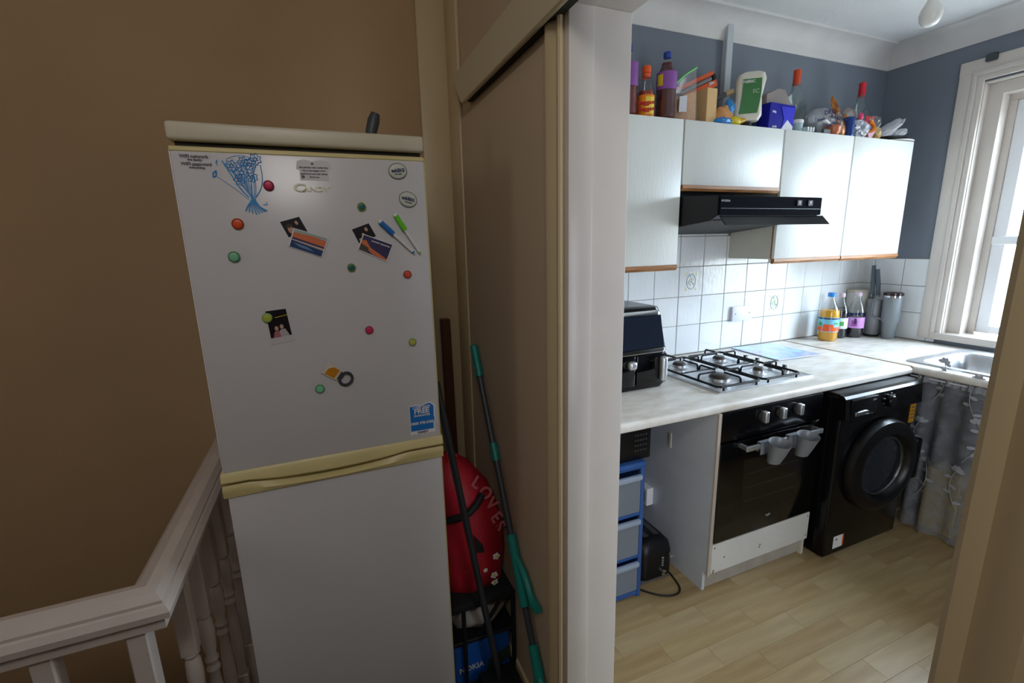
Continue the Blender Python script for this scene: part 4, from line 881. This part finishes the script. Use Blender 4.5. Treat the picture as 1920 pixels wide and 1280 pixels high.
# printed domed bag
t = thing('printed_bag', (2.78, 1.96, zt), 'clear plastic bag with dark blue lettering bulging in the middle', 'bag')
part('bag_film', MB().blob((2.765, 1.97, zt + .095), (.105, .05, .062), .12, 2.2, 8, 4, crease=.12), clear('printed_film', 'e8eaec', .2, .2, .30, 'c9cad4'), t)
for i, (a_, x, y_, z, s_, rr_) in enumerate((('DEL', 2.745, 1.905, .122, .030, 10), ('BAKERY', 2.81, 1.892, .090, .026, -18), ('fresh', 2.70, 1.915, .082, .020, 14), ('BREAD', 2.80, 1.892, .060, .018, -16), ('daily', 2.745, 1.90, .05, .018, 0))):
    r_ = math.radians(rr_); text(a_, s_, (x, y_, zt + z), t, rgb('deep_navy_print', '26305e'), (math.cos(r_) * .86, -.5 * math.cos(r_), math.sin(r_)), (-math.sin(r_) * .86, .5 * math.sin(r_), math.cos(r_)))
solo('foil_crumple', MB().blob((2.865, 1.935, zt + .075), (.03, .025, .055), .3, 4, 3, 3, flat=zt, crease=.3), M_film, 'crumpled clear wrapper beside the bag with blue lettering', 'wrapper')
t = thing('plastic_cup', (2.665, 1.90, zt), 'small clear cup standing at the cabinet front edge', 'cup'); part('cup_body', MB().lathe([(.012, zt), (.015, zt + .06)], (2.665, 1.90, 0), 12, caps=False), M_film, t)
t = thing('black_tub', (2.715, 1.91, zt), 'low black tub beneath the printed bag', 'tub'); part('tub_body', MB().box((2.685, 1.885, zt), (2.745, 1.94, zt + .028), .004), M_dgrey, t)
solo('terracotta_dish', MB().lathe([(.030, zt), (.042, zt + .02), (.044, zt + .045), (.038, zt + .055), (.0001, zt + .05)], (2.80, 1.915, 0), 20), mat('terracotta_glaze', 'b4623c', .3), 'small terracotta dish below the printed bag', 'dish')
# snack bags heap
t = thing('crisp_packet', (2.93, 1.98, zt), 'golden brown crisp packet with a pointed upper corner', 'packet')
b = MB().grid(lambda u, v: (2.875 + .145 * u + .02 * noise.noise(Vector((u * 4, v * 4, 1))), 1.99 - .02 * math.sin(u * 3) + .018 * noise.noise(Vector((u * 5, v * 5, 9))), zt + (.02 + v * (.225 - .13 * u ** .5 + .03 * math.sin(u * 9)))), 14, 12)
part('foil_sheet', b, mat('golden_brown_foil', 'b8742a', .3, .3, col2='7c4516', vscale=9), t)
part('packet_body', MB().blob((2.93, 1.965, zt + .055), (.062, .035, .055), .22, 2.5, 12, 3, flat=zt), MATS['golden_brown_foil'], t)
solo('bread_bag', MB().blob((2.99, 2.04, zt + .115), (.075, .035, .05), .3, 2.4, 21, 3, crease=.2), mat('tan_paper', 'cf9f66', .5, col2='b6783a', vscale=10), 'tan paper bag crumpled behind the golden crisp packet', 'bag')
t = thing('blue_tin', (2.975, 1.935, zt), 'dark blue ribbed tin in the snack heap', 'tin'); part('tin_body', MB().lathe([(.028, zt)] + [(.031 if i % 2 else .028, zt + .01 + i * .013) for i in range(8)] + [(.026, zt + .118), (.0001, zt + .12)], (2.975, 1.94, 0), 18), mat('navy_blue_foil', '1b3c84', .3, .2), t)
solo('clear_wrapper', MB().blob((3.07, 1.94, zt + .05), (.06, .035, .055), .35, 3.4, 31, 4, flat=zt, crease=.35), mat('white_crinkled_film', 'd4d6de', .25, col2='9fa6b2', vscale=14, bump=.8, bscale=25), 'crinkled white film wrapper in front of the blue tin', 'wrapper')
solo('clear_wrapper', MB().blob((3.055, 2.0, zt + .13), (.045, .03, .055), .35, 3.0, 35, 3, crease=.3), MATS['white_crinkled_film'] and mat('grey_crinkled_film', 'b9b5b8', .25, col2='8c7f7a', vscale=12, bump=.8, bscale=25), 'greyish film wrapper standing above the heap below the red cap', 'wrapper')
t = thing('pink_bow', (3.13, 1.96, zt + .10), 'bright pink bag ties among the snack bags', 'ribbon')
part('ribbon', MB().blob((3.10, 1.955, zt + .135), (.018, .012, .022), .25, 3, 5, 2), M_pink, t); part('ribbon', MB().blob((3.15, 1.955, zt + .105), (.04, .014, .013), .3, 3, 6, 3), rgb('deep_pink', 'b81f5a', .4), t)
t = thing('sweet_bag', (3.15, 1.94, zt), 'purple and orange sweet bag leaning over the cabinet edge', 'bag')
part('packet_body', MB().blob((3.135, 1.95, zt + .062), (.05, .03, .03), .3, 3, 41, 3), mat('purple_foil', '5c3a78', .35, col2='9a94b4', vscale=12), t)
b = MB().tube([(3.075, 1.925, zt + .018), (3.12, 1.918, zt + .032), (3.17, 1.922, zt + .052), (3.19, 1.93, zt + .085), (3.165, 1.94, zt + .11)], .011, 8, smooth=3); part('orange_trim', b, rgb('sweet_orange', 'dc7a24', .35), t)
part('packet_tail', MB().prism([(3.10, zt + .03), (3.165, zt + .045), (3.13, zt - .0), (3.11, zt - .0)], 1.90, 1.905), rgb('pink_film', 'c78aa0', .3), t)
solo('pasta_bag', MB().blob((3.245, 1.95, zt + .045), (.032, .03, .045), .25, 3, 51, 3, flat=zt), mat('yellow_pasta', 'c99a3e', .4, col2='b8a070', vscale=14), 'clear bag of yellow pasta at the right of the heap', 'bag')
solo('clear_wrapper', MB().blob((3.235, 1.955, zt + .105), (.03, .03, .04), .35, 3.4, 61, 3, crease=.4), M_film, 'twisted clear film above the yellow pasta bag', 'wrapper')
# trays at right end
t = thing('baking_tray', (3.45, 1.98, zt), 'black oval tray lying at the right end of the cabinets', 'tray'); part('tray_body', MB().lathe([(.135, zt + .012), (.15, zt + .03), (.145, zt + .034), (.12, zt + .018), (.0001, zt + .018)], (3.42, 2.03, 0), 28), M_matt, t)
t = thing('white_plate', (3.46, 1.97, zt), 'white plate at the bottom of the pile nearest the window', 'plate'); part('plate_body', MB().lathe([(.08, zt), (.09, zt + .003), (.155, zt + .008), (.158, zt + .012), (.09, zt + .008), (.0001, zt + .008)], (3.455, 2.02, 0), 32), M_paper, t)
def film_bag(c, r, seed, label, tilt):
    b = MB().blob(c, r, .22, 2.2, seed, 4, crease=.25).xf(about(Ry(tilt), c)); return solo('clear_wrapper', b, clear('milky_film', 'f0f2f6', .3, .2, .6, 'eef0f6'), label, 'wrapper')
film_bag((3.42, 1.985, zt + .085), (.14, .05, .026), 71, 'long clear plastic bag slanting up on the plates', -30)
film_bag((3.50, 1.97, zt + .068), (.065, .045, .022), 75, 'short bluish plastic bag at the far right of the pile', -20)
# ------------------------------------------------------------------ cooker
t = thing('built_in_oven', (1.88, 1.6, .2), 'black built-in oven with three silver knobs under the worktop', 'oven')
ox0, ox1 = 1.552, 2.205; OY = 1.40
part('oven_body', MB().box((ox0 + .02, OY + .03, .222), (ox1 - .02, 1.98, .855)), M_matt, t)
cpn = part('control_panel', MB().box((ox0, OY, .725), (ox1, OY + .03, .862), .003, 2), mat('black_panel_enamel', '08080a', .22, spec=.2), t)
dr = part('oven_door', MB().box((ox0, OY - .005, .222), (ox1, OY + .03, .717), .004, 2), M_glassblk, t)
part('viewing_window', MB().box((1.70, OY - .0062, .335), (2.075, OY - .0045, .615), .0005), mat('brown_tinted_glass', '14110e', .1), dr)
b = MB()
for z in (.40, .47, .54): b.box((1.72, OY - .0066, z), (2.06, OY - .006, z + .003))
part('oven_rack', b, mat('dim_rack_metal', '2a2521', .35), dr)
part('handle', MB().box((1.655, OY - .052, .682), (2.155, OY - .040, .706), .003, 2).box((1.66, OY - .045, .684), (1.675, OY, .704), .002).box((2.135, OY - .045, .684), (2.15, OY, .704), .002), M_steel, dr)
for x in (1.805, 1.918, 2.033):
    x -= .014; k = part('knob', MB().lathe([(.024, 0), (.024, -.006), (.02, -.008)], (x, OY, .815), 20, 'y'), M_matt, t); part('knob_grip', MB().box((x - .0115, OY - .034, .788), (x + .0115, OY - .006, .842), .006, 3), M_steel, k)
text('logik', .016, (1.89, OY - .0062, .29), t, M_grey)
t = thing('oven_housing', (1.88, 1.6, FZ), 'white oven housing with stained plinth and side panel', 'cabinet')
part('side_panel', MB().prism([(1.41, FZ + .115), (1.41, .861), (YB - .002, .861), (YB - .002, FZ), (1.432, FZ), (1.432, FZ + .10)], 1.534, 1.551, 'x'), mat('white_side_panel', 'ccd3de', .4, var=.08, vscale=7), t)
part('side_panel', MB().box((2.206, 1.42, FZ), (2.222, YB - .002, .861)), M_cabin, t)
fp = part('front_panel', MB().box((1.551, OY, .060), (2.212, OY + .018, .214), .002), mat('chipped_white_panel', 'd0cec9', .4, var=.07, vscale=6), t)
for x, z in ((1.565, .195), (1.567, .075), (1.565, .058), (2.198, .195), (2.198, .085), (1.63, .13), (1.86, .115), (1.864, .128)): part('screw_hole', MB().lathe([(.0045, 0), (.003, -.0008)], (x, OY - .0002, max(z, .066)), 8, 'y'), M_brown, fp)
part('plinth', MB().box((1.551, 1.44, FZ), (2.205, 1.455, .062), .002), mat('stained_plinth', 'b6aea2', .5, var=.2, vscale=9), t)
part('edge_strip', MB().box((1.5335, 1.402, .05), (1.5515, 1.411, .861)), mat('worn_beige_edging', 'b8aca0', .5), t)
# two hanging pots
def hang(x, label):
    t = thing('hanging_cup', (x, 1.31, .61), label, 'cup', 'grey cups on the oven handle')
    cy = OY - .105
    b = MB(); R = []
    for zz, r, dy in ((0.622, 0.0180, .022), (0.624, 0.0306, .020), (0.662, 0.0396, .010), (0.712, 0.0477, .0), (0.728, 0.0522, -.004)): R.append(b.ring([(x + r * math.cos(a), cy + dy + r * .82 * math.sin(a) - .25 * (zz - .65) * 0, zz + (.010 * math.sin(a) if zz > .68 else 0)) for a in [2 * math.pi * i / 24 for i in range(24)]]))
    for zz, r, dy in ((0.722, 0.0481, -.004), (0.662, 0.0360, .010), (0.630, 0.0270, .020)): R.append(b.ring([(x + r * math.cos(a), cy + dy + r * .82 * math.sin(a), zz + (.010 * math.sin(a) if zz > .68 else 0)) for a in [2 * math.pi * i / 24 for i in range(24)]]))
    b.skin(R); part('cup_bowl', b, mat('grey_silicone', '75787d', .35), t)
    part('hook', MB().box((x - .050, OY - .056, .655), (x + .050, OY - .0525, .714), .001).box((x - .050, OY - .056, .710), (x + .050, OY - .034, .714), .001).box((x - .050, OY - .037, .665), (x + .050, OY - .034, .714), .001), MATS['grey_silicone'], t)
hang(1.785, 'left grey cup hooked on the oven door handle'); hang(1.965, 'right grey cup hooked on the oven door handle')
# ------------------------------------------------------------------ washing machine
t = thing('washing_machine', (2.6, 1.62, FZ), 'black washing machine with round porthole right of the oven', 'washing machine')
qx0, qx1 = 2.268, 2.875; QY = 1.345
part('cabinet_body', MB().box((qx0, QY, FZ + .004), (qx1, 1.95, .845), .012, 3), M_black, t)
b = MB()
for x in (qx0 + .05, qx1 - .05):
    for y_ in (QY + .05, 1.9): b.lathe([(.02, FZ), (.02, FZ + .006)], (x, y_, 0), 10)
part('foot', b, M_matt, t)
cp2 = part('control_panel', MB().prism([(QY + .02, .855), (QY - .006, .850), (QY - .016, .838), (QY - .024, .735), (QY - .012, .728), (QY + .02, .728)], qx0 - .006, qx1 + .006, 'x'), M_black, t)
part('worktop_lid', MB().box((qx0 - .004, QY + .015, .845), (qx1 + .004, 1.95, .858), .004, 2), M_black2, t)
part('drawer_front', MB().box((2.30, QY - .027, .742), (2.50, QY - .018, .832), .004, 2), M_black, t)
part('drawer_pull', MB().box((2.325, QY - .033, .747), (2.425, QY - .025, .768), .004, 2), M_chrome, t)
kn = part('programme_dial', MB().lathe([(.032, 0), (.030, -.018), (.026, -.022), (.0001, -.022)], (2.60, QY - .020, .785), 24, 'y'), M_black, t)
for i in range(9):
    a = math.pi * (.15 + 1.7 * i / 8) - math.pi * .35; part('dial_mark', MB().box((2.60 + .046 * math.cos(a) - .005, QY - .0225, .785 + .040 * math.sin(a) - .0015), (2.60 + .046 * math.cos(a) + .005, QY - .0195, .785 + .040 * math.sin(a) + .0015)), M_grey, kn)
text('beko', .020, (2.335, QY - .024, .818), t, M_paper, sx=1.1, up=(0, -.0, 1)); text('EcoSmart', .009, (2.34, QY - .0245, .803), t, M_grey); text('A++', .014, (2.465, QY - .0285, .815), t, M_grey)
cxw, czw = 2.59, .437
door = MB(); door.lathe([(.252, 0), (.252, -.018), (.242, -.040), (.215, -.052), (.185, -.050), (.168, -.036), (.162, -.018)], (cxw, QY - .002, czw), 48, 'y', caps=False)
RD = about(Rz(-3), (cxw - .26, QY, czw))
dp = part('porthole_door', door.xf(RD), mat('door_black', '0a0a0c', .32, spec=.35), t)
part('door_ring', MB().tube([(cxw + .158 * math.cos(a), QY - .020, czw + .158 * math.sin(a)) for a in [i * math.pi / 24 for i in range(48)]], .009, 8, closed=True).xf(RD), mat('dark_chrome', '6c6f75', .2, .9), dp)
part('door_glass', MB().lathe([(.158, -.014), (.14, .02), (.10, .05), (.0001, .06)], (cxw, QY - .002, czw), 36, 'y').xf(RD), mat('porthole_glass', '20242a', .05), dp)
part('door_latch', MB().box((cxw + .215, QY - .050, czw - .11), (cxw + .262, QY - .012, czw + .12), .014, 3).xf(RD), M_black, dp)
part('energy_sticker', MB().box((2.838, QY - .0015, .615), (2.884, QY + .001, .722), .0004), rgb('amber_sticker', 'c9901c', .5), t)
for z in (.70, .68, .66, .64): part('sticker_print', MB().box((2.846, QY - .0022, z), (2.874, QY - .0014, z + .004)), M_navy, t)
part('label_sticker', MB().box((2.34, QY - .0015, -.005), (2.415, QY + .001, .065), .0004), M_paper, t); part('sticker_edge', MB().box((2.41, QY - .0018, -.005), (2.421, QY + .001, .065), .0004), M_orange, t)
text('10', .02, (2.36, QY - .002, .045), t, M_ink)
# ------------------------------------------------------------------ curtain under the sink
def voile():
    m = bpy.data.materials.new('grey_floral_voile'); m.use_nodes = True; N = m.node_tree.nodes; L = m.node_tree.links; b_ = N['Principled BSDF']
    b_.inputs['Base Color'].default_value = lin('8b8f97'); b_.inputs['Roughness'].default_value = .85
    tc = N.new('ShaderNodeTexCoord'); n = N.new('ShaderNodeTexNoise'); n.inputs['Scale'].default_value = 16; n.inputs['Detail'].default_value = 3
    r = N.new('ShaderNodeMapRange'); r.inputs[1].default_value = .3; r.inputs[2].default_value = .7; r.inputs[3].default_value = .34; r.inputs[4].default_value = .66
    L.new(tc.outputs['Object'], n.inputs['Vector']); L.new(n.outputs['Fac'], r.inputs[0]); L.new(r.outputs[0], b_.inputs['Alpha']); return m
t = thing('sink_curtain', (2.965, .9, FZ + .02), 'sheer grey voile curtain with pale flowers hanging below the sink worktop', 'curtain')
XC = 2.972
def cw(y_, z): return XC + .012 * math.sin(y_ * 55 + math.sin(y_ * 9) * 2) * (1.1 - .4 * (z + .05)) + .008 * math.sin(y_ * 23 + z * 4)
NU, NV = 150, 14
b = MB().grid(lambda u, v: (cw(1.40 - 1.3 * u, .858 - v * .885), 1.40 - 1.3 * u, .858 - v * .885 + .004 * math.sin(u * 40) * v), NU, NV); part('voile', b, voile(), t)
b = MB().tube([(XC - .004, 1.43, .845), (XC - .004, .1, .845)], .004, 6); part('curtain_wire', b, M_white, t)
b = MB().grid(lambda u, v: (cw(1.40 - 1.3 * u, .86) - .006 - .004 * math.sin(u * 260), 1.40 - 1.3 * u, .858 - v * .035 + .003 * math.sin(u * 190)), 200, 2); part('gathered_heading', b, mat('grey_heading_fabric', '8b8e96', .85), t)
M_flw = mat('pale_embroidery', '9ea2aa', .8); random.seed(5)
def leaf(b, y_, z, a, L_, w_):
    pts = []
    for k in range(8):
        q = 2 * math.pi * k / 8; u_, v_ = L_ * math.cos(q) * .5 + L_ * .5, w_ * math.sin(q); pts.append((y_ + u_ * math.cos(a) - v_ * math.sin(a), z + u_ * math.sin(a) + v_ * math.cos(a)))
    rs_ = [b.ring([(cw(p[0], p[1]) - .004, p[0], p[1]) for p in pts]), b.ring([(cw(p[0], p[1]) - .0052, p[0], p[1]) for p in pts])]; b.skin(rs_)
for i in range(16):
    y0_ = 1.36 - (i % 6) * .21 - random.uniform(0, .05); zz = .14 + (i // 6) * .27 + random.uniform(-.04, .04); b = MB(); st_ = []
    s = random.choice((-1, 1))
    for k in range(6): st_.append((y0_ + s * .05 * math.sin(k * .5), zz + k * .045))
    b.tube([(cw(p[0], p[1]) - .005, p[0], p[1]) for p in st_], .0016, 5, smooth=2)
    for k, p in enumerate(st_[1:]):
        leaf(b, p[0], p[1], random.uniform(-.4, .6) if k % 2 else math.pi - random.uniform(-.4, .6), .036, .009)
    p = st_[-1]
    for a in (0.4, 1.2, 2.0, 2.8): leaf(b, p[0], p[1], a, .030, .010)
    part('embroidered_spray', b, M_flw, t)
# stuff behind the curtain
solo('cleaning_box', MB().box((3.06, 1.17, FZ), (3.2, 1.33, .32), .005), rgb('faded_yellow_card', 'c0a860', .6), 'yellowish box dimly visible behind the sheer curtain', 'box')
solo('storage_crate', MB().box((3.08, .85, FZ), (3.35, 1.12, .42), .01, 2), rgb('dim_blue_plastic', '5d6f8a', .5), 'bluish crate behind the sheer curtain right of the yellowish box', 'crate')
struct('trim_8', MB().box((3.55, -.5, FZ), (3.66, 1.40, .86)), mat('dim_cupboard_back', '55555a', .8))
# ------------------------------------------------------------------ under the worktop, left
t = thing('drawer_tower', (1.13, 1.6, FZ), 'blue plastic three drawer tower under the worktop beside the door frame', 'drawers')
tx0, tx1, ty0, ty1 = .90, 1.245, 1.52, 1.86; M_tb = mat('mid_blue_plastic', '345c9e', .35)
b = MB()
for x in (tx0, tx1 - .022): 
    for y_ in (ty0, ty1 - .022): b.box((x, y_, FZ), (x + .022, y_ + .022, .63), .006, 2)
for z in (FZ + .01, .165, .385, .615): b.box((tx0, ty0 + .004, z), (tx1, ty1, z + .022), .004)
b.box((tx1 - .006, ty0 + .01, FZ + .01), (tx1 - .002, ty1, .62))
part('frame', b, M_tb, t); part('top', MB().box((tx0 - .006, ty0 - .006, .625), (tx1 + .006, ty1 + .006, .652), .012, 3), M_tb, t)
M_frost = clear('frosted_drawer', 'dfe4ea', .2, .25, .5, '9aa4b0')
for i, z in enumerate((.0, .19, .41)):
    d = part('drawer', MB().box((tx0 + .026, ty0 - .004, z), (tx1 - .026, ty0 + .002, z + (.155 if i == 0 else .185)), .002), M_frost, t)
    part('drawer_pull', MB().box((tx0 + .03, ty0 - .022, z + (.135 if i == 0 else .165)), (tx1 - .028, ty0 - .002, z + (.16 if i == 0 else .19)), .006, 2), mat('pale_grey_blue_plastic', '9aa8bd', .35), d)
solo('stored_cloth', MB().blob((1.12, 1.62, .26), (.08, .06, .05), .3, 2, 3, 3, flat=.215), rgb('pale_green_cloth', '6fb598', .7), 'green cloth showing through the middle clear drawer', 'cloth')
solo('stored_tub', MB().lathe([(.05, .412), (.055, .46), (.04, .47)], (1.14, 1.62, 0), 16), rgb('olive_white_plastic', 'b9c4a8', .5), 'pale round tub showing through the top clear drawer', 'tub')
t = thing('radio', (1.15, 1.65, .652), 'black boxy speaker on top of the blue drawer tower', 'speaker')
part('case', MB().box((.93, 1.54, .653), (1.285, 1.80, .815), .006, 2), M_black2, t)
b = MB()
for i in range(5):
    for k in range(4): b.lathe([(.005, 0), (.004, -.002)], (1.20 + i * .014, 1.539, .70 + k * .024), 8, 'y')
tag(part('grille', b, M_dgrey, t), kind='stuff'); part('case_mark', MB().box((1.195, 1.5385, .795), (1.255, 1.54, .800)), M_grey, t)
# wall socket with plug
t = thing('wall_socket', (1.86, YB, 0), 'white socket box with black plug on the oven side panel above the toaster', 'socket')
t.location = (1.533, 1.84, .205)
part('back_box', MB().box((1.490, 1.80, .205), (1.5335, 1.88, .305), .003), M_white, t); part('plug', MB().box((1.462, 1.815, .225), (1.491, 1.865, .285), .006, 2), M_matt, t)
# toaster
t = thing('toaster', (1.38, 1.70, FZ), 'black two slice toaster on the floor with silver dial', 'toaster')
ux0, ux1, uy0, uy1 = 1.275, 1.475, 1.56, 1.86
b = MB(); R = []
for z, d in ((.015, .012), (.03, .0), (.15, .0), (.19, .008), (.215, .03), (.222, .05)): R.append(b.ring(rrect(ux0 + d, ux1 - d, uy0 + d, uy1 - d, .045, FZ + z)))
b.skin(R); part('shell', b, M_black2, t)
part('base', MB().box((ux0 + .012, uy0 + .012, FZ), (ux1 - .012, uy1 - .012, FZ + .018), .008, 2), mat('grey_base', '56585c', .4), t)
for x in (1.335, 1.395): part('slot', MB().box((x, uy0 + .06, FZ + .2195), (x + .028, uy1 - .05, FZ + .224)), M_dgrey, t)
part('lever', MB().box((1.425, uy0 - .026, FZ + .135), (1.455, uy0 + .003, FZ + .152), .006, 2), M_chrome, t)
part('dial', MB().lathe([(.016, 0), (.015, -.014), (.0001, -.016)], (1.405, uy0 + .001, FZ + .055), 18, 'y'), M_chrome, t)
for i in range(4): part('button', MB().box((1.398, uy0 - .003, FZ + .085 + i * .014), (1.410, uy0 + .001, FZ + .092 + i * .014), .001), M_grey, t)
solo('power_cable', MB().tube([(1.47, 1.76, FZ + .02), (1.478, 1.66, FZ + .006), (1.47, 1.56, FZ + .005), (1.447, 1.48, FZ + .005), (1.40, 1.455, FZ + .005), (1.33, 1.48, FZ + .005), (1.26, 1.56, FZ + .005), (1.255, 1.64, FZ + .005)], .0042, 8, smooth=5), M_matt, 'black toaster cable looping across the kitchen floor', 'cable')
part('hook_plate', MB().box((1.530, 1.685, .585), (1.5345, 1.70, .665), .001), M_cabin, bpy.data.objects['oven_housing'])
# ------------------------------------------------------------------ ceiling lamp
lx, ly = 2.56, 1.375
t = thing('ceiling_lamp', (lx, ly, CZ), 'frosted white light bulb hanging from the kitchen ceiling', 'lamp')
part('ceiling_rose', MB().lathe([(.045, CZ), (.042, CZ - .018), (.012, CZ - .03)], (lx, ly, 0), 20), M_white, t)
part('flex', MB().cyl((lx, ly, CZ - .02), (lx, ly, 2.665), .0035), M_white, t)
part('lamp_holder', MB().lathe([(.012, 2.67), (.02, 2.66), (.021, 2.61), (.017, 2.60)], (lx, ly, 0), 16), M_white, t)
part('bulb', MB().lathe([(.016, 2.605), (.022, 2.59), (.036, 2.565), (.0415, 2.545), (.038, 2.520), (.028, 2.502), (.012, 2.494), (.0001, 2.493)], (lx, ly, 0), 24), mat('frosted_bulb_glass', 'e6e6e2', .25), t)
